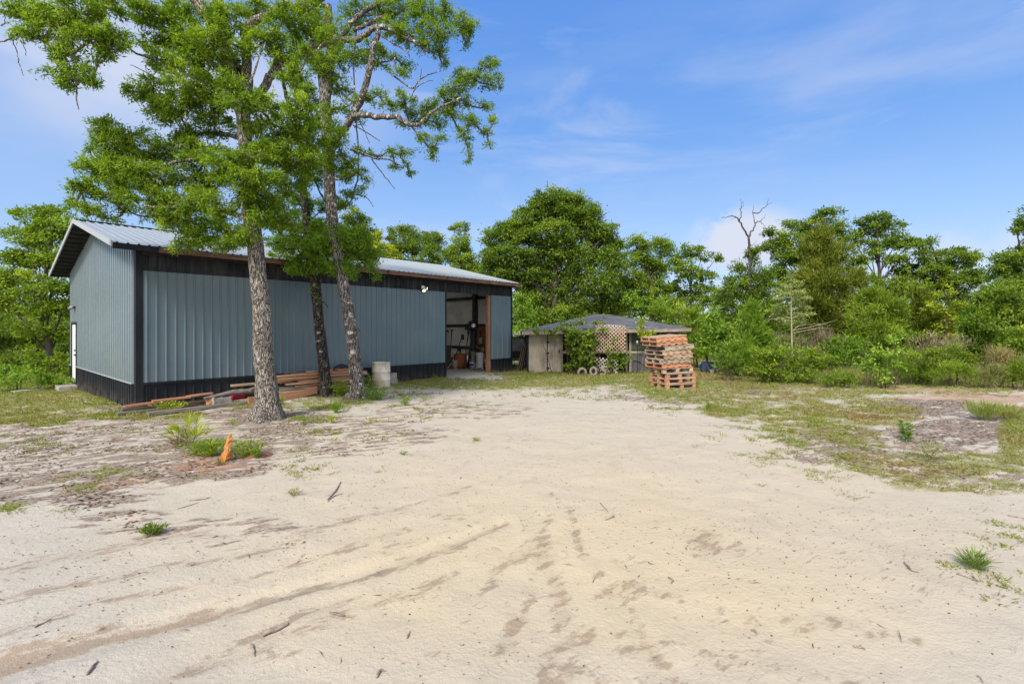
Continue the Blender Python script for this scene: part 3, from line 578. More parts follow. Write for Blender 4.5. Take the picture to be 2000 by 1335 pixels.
for k, (px, lean, h, lab) in enumerate(tools):
    b = inside(px - lean * 14, 718.6 + .3 * (k % 3)); t = thing('garden_tool', lab + ' leaning upright behind the ' + ('rust-orange bin' if px < 904 else 'silver can'), 'tool', b, 0, 'long tools in the doorway')
    h *= .88; m = MB(); m.tube([(0, 0, 0), (lean * h * .5, .03, h * .55), (lean * h, .05, h)], .024, 8); m.build('handle', DSTEEL, t, True)
    m = MB()
    if k % 3 == 0: m.poly([(lean * h - .07, .1, h - .22), (lean * h + .07, .1, h - .22), (lean * h + .08, .1, h - .02), (lean * h, .1, h + .06), (lean * h - .08, .1, h - .02), (lean * h, .13, h - .1)], [(0, 1, 5), (1, 2, 5), (2, 3, 5), (3, 4, 5), (4, 0, 5)])
    elif k % 3 == 1: m.box((lean * h, .1, h), (.13, .05, .06))
    else: m.box((lean * h, .1, h), (.05, .05, .12))
    m.build('tool_head', DSTEEL, t)
t = thing('jib_arm', 'dark slanting steel arm at the left of the barn doorway', 'hoist arm', inside(868, 714))
m = MB(); m.tube([(0, 0, 0), (0, 0, 1.75)], .06, 10); m.build('post', DSTEEL, t, True); m = MB(); m.beam((0, 0, 1.78), (.62, 0, 1.5), .07, .09); m.build('arm', DSTEEL, t)
t = thing('floor_jack', 'dark low machine with a pale lever at the left edge of the doorway', 'machine', inside(880, 719))
m = MB(); m.box((-.12, .1, .3), (.4, .4, .45)); m.box((-.15, .1, .7), (.28, .3, .35)); m.lathe([(0, -.05), (.16, -.05), (.16, .05), (0, .05)], 16, (-.12, -.14, .9), Matrix.Rotation(R(90), 3, 'X')); m.build('body', DSTEEL, t, bevel=.02)
m = MB(); m.beam((-.1, -.2, .02), (.07, -.2, .26), .04, .04); m.beam((.07, -.2, .26), (.2, -.2, .02), .04, .04); m.build('lever', GALV, t)
m = MB(); m.box((0, 0, .4), (.5, .35, .8), .1); o = m.build('grey_cabinet', mat('grey_cabinet_paint', (.20, .19, .18), (.13, .125, .12), .6, 5), None, bevel=.01); o.location = inside(931, 719.3); tag(o, 'low grey cabinet behind the propane cylinder', 'cabinet')
# ------------------------------------------------------------------ lumber, drums and clutter along the wall
WORN = mat('orange_board', (.46, .22, .12), (.38, .175, .095), .85, 3, (.6, 5, 5), c3=(.45, .27, .17), rand=.25)
WTAN = mat('tan_board', (.52, .36, .23), (.40, .27, .17), .88, 3, (.6, 5, 5), c3=(.25, .21, .17), rand=.3)
WGRY = mat('grey_board', (.30, .27, .235), (.19, .17, .15), .92, 3, (.6, 6, 6), c3=(.12, .105, .09), rand=.35)
WDRK = mat('dark_old_board', (.10, .08, .062), (.055, .045, .037), .95, 3, (.6, 6, 6), rand=.3)
def board(t0, t1, s_, z, wd, th, mt, label, group=None, dz=0, ds=0, name='board', roll=0):
    a = BL(t0, s_); b = BL(t1, s_ + ds); c_ = (a + b) / 2; zb = gz(c_.x, c_.y)
    d = Vector((b.x - a.x, b.y - a.y, dz)); Ln = d.length; d.normalize(); q = Vector((-d.y, d.x, 0)).normalized(); q = Matrix.Rotation(roll, 3, d) @ q; u_ = d.cross(q)
    M = Matrix((d, q, u_)).transposed(); mb = MB(); nseg = 6; sag = random.uniform(-.008, .012); pts = []
    for k in range(nseg + 1):
        x = Ln * (k / nseg - .5); w_ = sag * math.sin(math.pi * k / nseg)
        for yy, zz in ((-wd / 2, 0), (wd / 2, 0), (wd / 2, th), (-wd / 2, th)): pts.append(Vector((x, yy + random.uniform(-.002, .002), zz + w_)))
    fs = [(0, 3, 2, 1), tuple(nseg * 4 + k for k in (0, 1, 2, 3))]
    for k in range(nseg):
        for e in range(4): fs.append((k * 4 + e, k * 4 + (e + 1) % 4, k * 4 + 4 + (e + 1) % 4, k * 4 + 4 + e))
    mb.poly(pts, fs); o = mb.build(name, mt, None, bevel=.004); o.matrix_world = Matrix.Translation((c_.x, c_.y, zb + z)) @ M.to_4x4(); return tag(o, label, 'board', group)
gp = 'boards of the lumber pile against the barn wall'
ords = ['bottom', 'second', 'third', 'fourth', 'fifth', 'sixth', 'seventh', 'eighth', 'ninth', 'tenth']
tp0, tp1 = bt(548, -.9), bt(700, -.9); zz = .06
mats_ = [('grey', WGRY), ('orange', WORN), ('tan', WTAN), ('dark', WDRK)]
lay = [(2, 0, .04), (0, 2, .045), (2, 1, .045), (0, 2, .05), (1, 2, .045), (2, 0, .045), (1, 1, .05), (2, 3, .04), (2, 0, .045), (1, 1, .042)]
for i, (ca, cb, th) in enumerate(lay):
    for j, (cm, s_) in enumerate(((ca, -1.10), (cb, -.88), ((ca + 2) % 4, -.66))):
        a = tp0 + random.uniform(-.55, .45) - (.5 if i in (2, 8) and j == 0 else 0); b = tp1 + random.uniform(-.45, .4)
        if j == 0 and i in (3, 6): b = a + 1.9
        nm_, mt = mats_[cm]
        board(a, b, s_ + random.uniform(-.03, .03), zz + random.uniform(0, .006), .17, th, mt, '%s board, %s layer of the main lumber pile, %s row' % (nm_, ords[i], ('front', 'middle', 'wall-side')[j]), gp, dz=random.uniform(-.012, .012), ds=random.uniform(-.05, .05))
    zz += th + random.uniform(.008, .022)
board(bt(623, -1.0), bt(646, -1.0), -1.05, zz, .14, .06, WORN, 'short orange offcut on top of the lumber pile, left of the dark trunk', gp)
board(bt(600, -1.0), bt(628, -1.0), -.98, zz, .14, .04, WTAN, 'short tan offcut lying on top of the lumber pile', gp)
board(bt(656, -1.0), bt(706, -1.0), -1.02, zz, .15, .05, WORN, 'orange plank on top of the lumber pile between the two lichen trunks', gp)
board(bt(545, -1.3), bt(617, -1.3), -1.36, .05, .05, .19, WORN, 'bright orange plank on edge at the foot of the lumber pile', gp, dz=.10, roll=.1)
board(bt(484, -1.4), bt(512, -1.4), -1.42, .03, .07, .17, WORN, 'bright orange block on edge left of the big oak trunk', gp)
board(bt(453, -.9), bt(520, -.9), -.86, .44, .16, .05, WTAN, 'tan plank sticking out left behind the big oak trunk', gp)
board(bt(470, -.9), bt(580, -.9), -1.0, .28, .2, .05, WGRY, 'grey plank low behind the big oak trunk', gp)
board(bt(476, -.8), bt(560, -.8), -.80, .12, .2, .06, WDRK, 'dark plank lowest behind the big oak trunk', gp)
gl = 'long boards at the left end of the wall'
board(bt(240, -.35), bt(305, -.5), -.46, .17, .15, .045, WORN, 'orange board end jutting past the barn corner', gl, dz=.03)
board(bt(298, -.5), bt(372, -.5), -.48, .225, .15, .045, WORN, 'orange board lying on the leftmost stack, left length', gl, dz=.02)
board(bt(366, -.5), bt(416, -.5), -.46, .255, .14, .04, WORN, 'orange board lying on the leftmost stack, right length', gl, dz=.03)
board(bt(240, -.7), bt(420, -.7), -.66, .11, .15, .045, WDRK, 'dark board at the front of the leftmost stack', gl, dz=.03)
board(bt(255, -.5), bt(410, -.5), -.46, .06, .3, .045, WTAN, 'tan wide board under the orange boards of the leftmost stack', gl)
board(bt(232, -.9), bt(330, -.9), -.74, .045, .14, .06, WGRY, 'grey timber on the ground at the barn corner', gl)
board(bt(288, -1.3), bt(485, -1.3), -1.32, .02, .14, .07, WGRY, 'long grey timber lying in the grass before the stacks', gl, ds=.1)
board(bt(300, -1.1), bt(470, -1.1), -1.10, .02, .12, .06, WDRK, 'long dark timber in the grass behind the long grey one', gl)
# grey log
a, b = BL(bt(398, -1.), -1.0), BL(bt(503, -1.0), -1.1); m = MB()
pts = [Vector((0, 0, .24)), Vector((.35, .02, .28)), Vector((.7, .0, .33)), Vector((1.1, -.02, .33)), Vector((1.35, .02, .37))]; d = (b - a).normalized(); k = (b - a).length / 1.35
pts = [d * (p.x * k) + Vector((0, p.y, p.z)) for p in pts]; m.tube(pts, [.03, .05, .065, .06, .09], 10, wob=.12); m.tube([pts[3], pts[3] + d * .2 + Vector((0, -.1, .08))], [.05, .03], 8)
o = m.build('driftwood_log', DEADW, None, True); o.location = (a.x, a.y, gz(a.x, a.y)); tag(o, 'bleached grey log propped on the concrete block and the lumber', 'log')
def cblock(p, rz, label, lying=False):
    m = MB(); m.bx(-.2, .2, -.1, -.07, 0, .2); m.bx(-.2, .2, .07, .1, 0, .2)
    for x in (-.185, 0, .185): m.bx(x - .015, x + .015, -.07, .07, 0, .2)
    o = m.build('concrete_block', CONC, None, bevel=.006); o.location = p; o.rotation_euler = (0, 0, rz); return tag(o, label, 'concrete block')
c_ = BL(bt(432, -1.05), -1.05); cblock((c_.x, c_.y, gz(c_.x, c_.y) + .03), BRZ, 'pale concrete block under the bleached log'); 
c_ = BL(bt(428, -1.0), -.8)
m = MB(); m.lathe([(0, 0), (.11, 0), (.135, .24), (.145, .25), (.145, .27), (.13, .27), (.12, .04), (0, .04)], 20)
o = m.build('red_bucket', mat('pink_red_plastic', (.42, .03, .07), (.32, .025, .055), .4, 5), None, True); c_ = BL(bt(452, -.85), -.85); o.location = (c_.x, c_.y, gz(c_.x, c_.y) + .20); o.rotation_euler = (0, R(80), BRZ); tag(o, 'pink-red bucket lying on its side behind the log', 'bucket')
m = MB(); m.box((0, 0, .12), (.16, .12, .24), .5, jit=.03); o = m.build('orange_chunk', WORN, None, bevel=.008); c_ = BL(bt(412, -1.0), -.95); o.location = (c_.x, c_.y, gz(c_.x, c_.y)); tag(o, 'broken orange wood chunk left of the concrete block', 'wood chunk')
def drum(p, r, h, mt, label, top=True):
    m = MB(); pr = [(0, .015), (r * .96, .015), (r, 0), (r, .02)]
    for f in (.33, .66): pr += [(r, h * f - .025), (r + .014, h * f - .008), (r + .014, h * f + .008), (r, h * f + .025)]
    pr += [(r, h - .02), (r + .008, h - .01), (r + .006, h), (r - .012, h), (r - .014, h - .02), (0, h - .02)]
    m.lathe(pr, 36); t = thing('steel_drum', label, 'drum', p); m.build('body', mt, t, True)
    m = MB(); m.lathe([(0, 0), (.03, 0), (.03, .015), (0, .015)], 10, (r * .6, 0, h - .02)); m.build('bung', DSTEEL, t); return t
RW = mat('rusty_white_drum_paint', (.66, .62, .53), (.50, .42, .32), .6, 4, (1, 1, .7), c3=(.28, .12, .06), lo=.4, hi=.6)
RR = mat('rust_brown_drum', (.16, .07, .05), (.105, .055, .045), .8, 4, (1, 1, .7), c3=(.22, .13, .10))
p_ = G(744.5, 756); drum((p_.x, p_.y, p_.z - .03), .285, .84, RW, 'rusty white steel drum standing beside the concrete blocks')
p_ = G(713, 751); drum((p_.x, p_.y, p_.z - .03), .285, .86, RR, 'rust-brown steel drum half behind the rusty white drum')
for k, (px, py, z, lab) in enumerate(((763, 752, 0, 'lower concrete block right of the rusty white drum'), (762, 752, .2, 'upper concrete block right of the rusty white drum'))):
    p_ = G(px, py); cblock((p_.x, p_.y + .1, p_.z + z), .1 + k * .12, lab)
m = MB(); n_ = 32; pr = []
for k in range(13): a = 2 * math.pi * k / 12; pr.append((.27 + .085 * math.cos(a), .10 * math.sin(a)))
m.lathe(pr, n_); t = thing('tyre', 'black tyre standing behind the lumber pile near the brown drum', 'tyre', BL(bt(668, -.3), -.3, .44)); t.rotation_euler = (R(84), 0, BRZ)
m.build('tread', BLACKP, t, True)
p_ = G(726, 748); m = MB(); m.box((0, 0, .1), (.28, .2, .16), .4, jit=.01); o = m.build('orange_block', WORN, None, bevel=.006); o.location = p_; o.location.x += .05; o.location.y -= .4; tag(o, 'orange wooden block in the weeds before the brown drum', 'wood block')
# ------------------------------------------------------------------ shed
ROOFS = mat('grey_felt_shingles', (.115, .12, .135), (.075, .08, .092), .9, 3, (1, 1, 1), c3=(.18, .18, .18), bump=.5)
T111 = mat('grooved_grey_plywood', (.42, .37, .31), (.30, .26, .215), .92, 3.5, (1, 1, .4), c3=(.18, .15, .13))
OLDW = mat('weathered_frame_wood', (.30, .25, .20), (.20, .165, .13), .9, 4)
LATT = mat('tan_lattice', (.50, .36, .26), (.38, .28, .21), .85, 4)
LATG = mat('pale_lattice', (.48, .44, .37), (.36, .33, .28), .9, 4)
SCRN = mat('dark_insect_screen', (.04, .05, .035), (.055, .07, .045), .6, 2)
TARP = mat('dark_grey_tarp', (.055, .058, .066), (.08, .08, .085), .7, 2)
YS = 21.6; KS = YS / F; sx = lambda px: (px - 1030) * KS
sb = Vector(((1030 - 1000) * KS, YS, 0)); sbz = gz(sb.x + 3, YS) ; sb.z = sbz
sh = lambda py: HC + (HY - py) * KS - sbz           # height in the shed for a photo row at its front
shed = thing('old_shed', 'low weathered shed with grey hipped roof, grooved plywood doors and screened windows', 'shed', sb)
XR = sx(1333); DS = 5.4
eL, eR = sh(647), sh(640.5)
m = MB()
x0, x1, y0, y1 = sx(1019), sx(1343), -.45, DS
zp = HC + (HY - 613.5) / F * (YS + 2.6) - sbz; r0, r1 = (sx(1160) + .45, 2.6), (sx(1190) + .5, 2.6)
P = [(x0, y0, eL), (x1, y0, eR), (x1, y1, eR), (x0, y1, eL), (*r0, zp), (*r1, zp - .01)]
m.poly(P, [(0, 1, 5, 4), (1, 2, 5), (2, 3, 4, 5), (3, 0, 4)]); m.poly([(a, b, c - .05) for a, b, c in P[:4]], [(0, 3, 2, 1)])
rf = m.build('roof', ROOFS, shed)
def roofz(x, y):                          # height of the front slope
    f = np.clip((y - y0) / (2.6 - y0), 0, 1); return (eL + (eR - eL) * (x - x0) / (x1 - x0)) * (1 - f) + zp * f
m = MB()
for k in range(1, 11):                    # courses of the felt
    f = k / 11.5; a = Vector(P[0]).lerp(Vector(P[4]), f); b = Vector(P[1]).lerp(Vector(P[5]), f); m.beam(a + Vector((0, -.0, .006)), b + Vector((0, 0, .006)), .035, .012, (0, -.3, 1))
    a = Vector(P[3]).lerp(Vector(P[4]), f); c_ = Vector(P[0]).lerp(Vector(P[4]), f); m.beam(a + Vector((0, 0, .006)), c_ + Vector((0, 0, .006)), .035, .012)
m.build('shingle_course', ROOFS, rf)
m = MB(); m.beam((x0, y0, eL - .075), (x1, y0, eR - .075), .03, .13); m.beam((x1 - .02, y0, eR - .075), (x1 - .02, y1, eR - .075), .03, .13); m.beam((x0 + .02, y0, eL - .075), (x0 + .02, y1, eL - .075), .03, .13)
m.build('fascia_board', OLDW, rf)
def grooved(name, xa, xb, za, zb, parent, y=0, mt=T111):
    m = MB(); x = xa; pts = []; gwid = .02; pitch = .105; pr = [(xa, 0)]
    while x + pitch < xb: x += pitch; pr += [(x - gwid, 0), (x - gwid + .004, .014), (x - .004, .014), (x, 0)]
    pr.append((xb, 0))
    for q, d in pr: pts += [(q, y + d, za), (q, y + d, zb)]
    m.poly(pts, [(2 * i, 2 * i + 2, 2 * i + 3, 2 * i + 1) for i in range(len(pr) - 1)]); m.bx(xa, xb, y + .02, y + .05, za, zb); return m.build(name, mt, parent)
zt = eL - .12
grooved('front_wall', sx(1032), sx(1068), 0, zt, shed)
dr = grooved('shed_door', sx(1070), sx(1095), .05, zt - .03, shed, -.015)
for z in (.22, zt - .35):
    m = MB(); m.box((sx(1070), -.03, z), (.12, .02, .09)); m.build('hinge', BLACKP, dr)
m = MB(); m.box((sx(1092), -.03, .95), (.05, .03, .14)); m.build('latch', BLACKP, dr)
m = MB(); m.lathe([(0, 0), (.04, 0)], 12, (sx(1071), -.022, sh(689)), Matrix.Rotation(R(90), 3, 'X')); m.build('peep_hole', BLACKP, dr)
m = MB(); m.bx(sx(1031), sx(1032) + .02, 0, DS - .1, 0, zt); m.bx(sx(1097), XR - .02, 1.6, 1.65, 0, zt); m.bx(sx(1031), XR, DS - .1, DS - .05, 0, zt); m.build('dark_wall', mat('dark_old_siding', (.055, .048, .04), (.035, .03, .026), .95, 4), shed)
for px, w_ in ((1097, .10), (1224, .07), (1231, .09), (1278, .08), (1290, .07), (1308, .06), (1326, .10)):
    m = MB(); m.bx(sx(px) - w_ / 2, sx(px) + w_ / 2, -.01, .08, 0, eL - .08 + (eR - eL) * (px - 1019) / 324); m.build('post', OLDW, shed)
m = MB(); m.bx(sx(1097) + .05, XR, -.02, .06, sh(690), sh(685)); m.build('sill_rail', OLDW, shed)
m = MB(); m.bx(sx(1100), XR, 0., .07, sh(649), sh(644)); m.build('top_plate', OLDW, shed)
for a, b in ((1234, 1275), (1281, 1288), (1292, 1306), (1310, 1324)):
    m = MB(); m.bx(sx(a), sx(b), .03, .035, sh(683), sh(649)); m.build('window_screen', SCRN, shed)
m = MB(); m.bx(sx(1277), XR, .03, .06, 0, sh(691)); m.build('lower_wall', OLDW, shed)
m = MB(); m.poly([(sx(1233), -.04, sh(724)), (sx(1233), -.03, sh(691)), (sx(1276), -.03, sh(690)), (sx(1277), -.05, sh(721)), (sx(1262), -.07, sh(716)), (sx(1247), -.08, sh(705)), (sx(1236), -.07, sh(703))], [(0, 6, 1), (6, 5, 2, 1), (5, 4, 3, 2)])
m.bx(sx(1233), sx(1277), -.02, .02, 0, sh(691)); m.build('tarp_panel', TARP, shed)
def lattice(cx, cy, wd, ht, tilt, label, mt, y=-.14):
    c_ = W(cx, cy, sb.y + y); m = MB(); pitch = .11; lim = (wd / 2, ht / 2)
    for sgn, yy in ((1, 0), (-1, .014)):
        k = -(wd + ht)
        while k < wd + ht:
            pts = []
            # line z = sgn*x + k clipped to the panel
            for x in (-lim[0], lim[0]):
                z = sgn * x + k
                if abs(z) <= lim[1]: pts.append((x, z))
            for z in (-lim[1], lim[1]):
                x = (z - k) / sgn
                if abs(x) < lim[0]: pts.append((x, z))
            if len(pts) >= 2 and math.dist(pts[0], pts[1]) > .08: m.beam((pts[0][0], yy, pts[0][1]), (pts[1][0], yy, pts[1][1]), .012, .032, (0, 0, 1))
            k += pitch * 1.414
    o = m.build('lattice_panel', mt); o.location = c_; o.rotation_euler = (R(-4), R(tilt), 0); return tag(o, label, 'lattice')
lattice(1192, 661, 1.32, 1.18, 3, 'large tan lattice panel leaning on the shed above the vine', LATT, -.62)
lattice(1180, 712, 1.15, .55, 9, 'low pale lattice panel at the foot of the large tan one', LATG, -.80)
lattice(1115, 675, .34, .75, -2, 'narrow tan lattice strip left of the climbing vine', LATT, -.50)
# ring shaped concrete ornaments on the grass
def ornament(px, py, kind, label):
    p = G(px, py); m = MB()
    if kind == 'arch': pts = [(-.16 * math.cos(a) * 1.0, 0, .02 + .26 * math.sin(a) ** .7 if 0 < a < math.pi else .02) for a in np.linspace(.0, math.pi, 12)]; m.tube(pts, .055, 10)
    elif kind == 'ring': pts = [(-.12 * math.cos(a), 0, .18 + .15 * math.sin(a)) for a in np.linspace(0, 2 * math.pi, 17)]; m.tube(pts, .052, 10, False)
    else:
        pts = [(.15, 0, .30), (.09, 0, .36), (.0, 0, .36), (-.07, 0, .30), (-.03, 0, .23), (.06, 0, .19), (.10, 0, .12), (.05, 0, .05), (-.06, 0, .04), (-.12, 0, .08)]; m.tube(pts, .045, 10)
    o = m.build('concrete_ornament', mat('lichened_concrete', (.27, .24, .20), (.17, .155, .13), .95, 9, c3=(.10, .11, .09), bump=.5), None, True); o.location = (p.x, p.y, p.z); return tag(o, label, 'garden ornament', 'concrete ornaments before the shed')
ornament(1137, 733, 'arch', 'pale concrete arch-shaped ornament, leftmost of three before the shed')
ornament(1159, 733.5, 'ring', 'pinkish concrete ring-shaped ornament between the arch and the curl')
ornament(1178, 733.5, 'curl', 'pale concrete ornament curled like an S, rightmost of three')
# lamp post thin pole and small things by the shed
t = thing('garden_light', 'thin black garden light pole before the screened windows', 'garden light', (sb.x + sx(1239), sb.y - .5, sbz))
m = MB(); m.tube([(0, 0, 0), (0, 0, sh(672))], .014, 8); m.build('pole', BLACKP, t); m = MB(); m.lathe([(0, 0), (.05, .0), (.06, .12), (.04, .16), (0, .18)], 10, (0, 0, sh(672))); m.build('lamp', GALV, t, True)
# structure and leaning boards between barn and shed
t = thing('low_trailer', 'low grey flat-roofed hutch between the barn and the shed', 'hutch', (W(1014, 640, 25).x, 25, gz(.4, 25)))
m = MB(); m.bx(-.6, 1.2, 0, 1.4, .35, 1.5); m.build('body', mat('dull_grey_siding', (.20, .20, .19), (.13, .13, .125), .8, 3), t)
m = MB(); m.bx(-.7, 1.3, -.15, 1.5, 1.62, 1.70); m.build('roof', mat('pale_tin_roof', (.45, .50, .46), (.35, .38, .34), .6, 3), t); m = MB(); m.bx(-.5, .1, -.02, .0, .5, .85); m.build('opening', BLACKP, t)
for k, (a, b) in enumerate(((1011, 1022), (1015, 1026), (1019, 1029))):
    Y_ = 21.9 + .1 * k; pa, pb = W(a, 719, Y_), W(b, 668, Y_ + .5); m = MB(); m.beam((0, 0, 0), tuple(pb - pa), .04, .15)
    o = m.build('leaning_board', WDRK); o.location = pa; o.location.z = gz(pa.x, pa.y) + .02; tag(o, 'dark board leaning against the left end of the shed, ' + ('leftmost', 'middle', 'rightmost')[k] + ' of three', 'board', 'dark boards leaning by the shed')
# ------------------------------------------------------------------ pallets
PO = mat('orange_pallet_wood', (.56, .25, .13), (.44, .19, .10), .85, 4, (.7, 4, 4), c3=(.36, .22, .14), rand=.2)
PG = mat('grey_pallet_wood', (.42, .36, .29), (.31, .26, .21), .9, 4, (.7, 4, 4), c3=(.17, .14, .12), rand=.2)
PT = mat('tan_pallet_wood', (.54, .37, .24), (.42, .28, .185), .88, 4, (.7, 4, 4), c3=(.27, .20, .15), rand=.2)
def pallet(c_, rz, tilt, kind, mt, dm, label, wd=1.03, dp=1.0, h=.145):
    t = thing('pallet', label, 'pallet', c_, 0, 'pallets of the leaning stack'); t.rotation_euler = (R(tilt[0]), R(tilt[1]), rz)
    if kind == 'block':                    # boards across the front, square blocks between them
        m = MB()
        for k in range(6): y = -dp / 2 + .05 + k * (dp - .1) / 5; m.box((0, y, h - .011), (wd, .11, .022), jit=.004)
        m.build('top_deck', dm, t, bevel=.002)
        m = MB()
        for y in (-dp / 2 + .055, 0, dp / 2 - .055): m.box((0, y, .011), (wd, .11, .022), jit=.003)
        m.build('bottom_deck', dm, t, bevel=.002)
        for x in (-wd / 2 + .06, random.uniform(-.04, .04), wd / 2 - .06):
            m = MB()
            for y in (-dp / 2 + .07, 0, dp / 2 - .07): m.box((x, y, h / 2), (.11, .12, h - .046), jit=.004)
            m.build('block_row', mt, t, bevel=.003)
    else:                                  # stringers across the front, deck board ends showing
        for y in (-dp / 2 + .02, 0, dp / 2 - .02):
            m = MB(); m.box((0, y, h / 2), (wd, .038, h - .04), jit=.004); m.build('stringer', mt, t, bevel=.003)
        for nm, z, n in (('top_deck', h - .009, 7), ('bottom_deck', .009, 5)):
            m = MB()
            for k in range(n):
                x = -wd / 2 + .06 + k * (wd - .12) / (n - 1) + random.uniform(-.015, .015); m.box((x, random.uniform(-.02, .02) - .012, z), (random.uniform(.09, .13), dp + .03, .019), jit=.003)
            m.build(nm, dm, t, bevel=.002)
    return t
YP = 15.4; pb = Vector(((1322 - 1000) / F * YP, YP + .5, 0)); pb.z = gz(pb.x, pb.y) + .03
names = ['lowest', 'second from the bottom', 'third from the bottom', 'fourth from the bottom', 'fifth from the bottom', 'middle', 'sixth from the top', 'fifth from the top', 'fourth from the top', 'third from the top', 'second from the top', 'topmost']
spec = [('block', PO, PG, 'orange-blocked', 1324, 0), ('block', PO, PT, 'orange-blocked', 1323, 1), ('block', PO, PG, 'orange-blocked', 1323, 2), ('block', PT, PG, 'grey-decked', 1319, -2),
        ('str', PO, PO, 'bright orange', 1314, 2), ('str', PG, PG, 'dark grey', 1313, -3), ('str', PT, PT, 'pale tan', 1317, 3), ('str', PT, PG, 'dull tan', 1314, 4),
        ('str', PG, PT, 'grey-fronted', 1320, 2), ('str', PO, PT, 'orange', 1307, -2), ('str', PO, PT, 'brick tan', 1305, 0)]
names = names[:5] + names[6:]; zc = 0.
for i, (kd, mt, dm, lab, px, rz) in enumerate(spec):
    h = .158 if i < 4 else .134
    pallet((pb.x + (px - 1322) / F * YP, pb.y, pb.z + zc), R(14 + rz), (random.uniform(-.6, .6), -.9 - i * .42), kd, mt, dm, '%s pallet, %s in the leaning stack' % (lab, names[i]), h=h)
    zc += h + .006
# blue barrel, dark pot plant, block
t = thing('blue_barrel', 'blue plastic barrel lying on its side with a black band, right of the pallet stack', 'barrel', G(1385, 727)); t.rotation_euler = (0, R(90), R(28)); t.location.z += .24
m = MB(); m.lathe([(0, -.35), (.22, -.35), (.25, -.3), (.25, -.12), (.265, -.10), (.265, -.06), (.25, -.04), (.25, .2), (.24, .3), (.2, .38), (0, .38)], 28)
m.build('body', mat('blue_grey_plastic', (.07, .12, .24), (.05, .09, .17), .35, 4), t, True); m = MB(); m.lathe([(.256, -.28), (.262, -.28), (.262, -.22), (.256, -.22)], 28); m.build('band', BLACKP, t, True)
p_ = G(1392, 730); cblock(p_, .5, 'small grey block lying in front of the blue barrel')
# grey boards on the ground at right
for k in range(5):
    p_ = G(1652 + k * 3, 731 - k * 3); m = MB(); m.box((0, 0, 0), (1.9 - .12 * k, .19, .03), R(8 + k * 1.5), jit=.01); o = m.build('plank', WGRY, None); o.location = (p_.x, p_.y, p_.z + .22 + .012 * k); o.rotation_euler = (R(9), 0, 0)
    tag(o, 'grey plank on the low platform in the brush, %s from the front' % ['first', 'second', 'third', 'fourth', 'fifth'][k], 'plank', 'grey planks lying in the brush')
# orange rotten stump spike
p_ = G(441, 902); m = MB(); pts = [(-.03, 0, -.03), (-.01, 0, .04), (.0, .01, .10), (.025, 0, .16), (.02, .01, .21), (.045, 0, .27), (.055, 0, .32), (.06, .01, .36), (.075, 0, .40)]
m.tube(pts, [.066, .060, .062, .045, .048, .036, .037, .026, .010], 9, wob=.28); m.tube([(-.02, -.03, 0), (-.04, -.04, .06), (-.05, -.05, .11)], [.04, .03, .005], 7, wob=.25); o = m.build('rotten_stump', mat('rotten_orange_wood', (.62, .23, .045), (.40, .13, .035), .95, 16, (1, 1, .5), c3=(.55, .36, .18), bump=1., bdist=.03)); o.location = p_
tag(o, 'bright orange jagged stump spike beside the palmetto', 'stump')
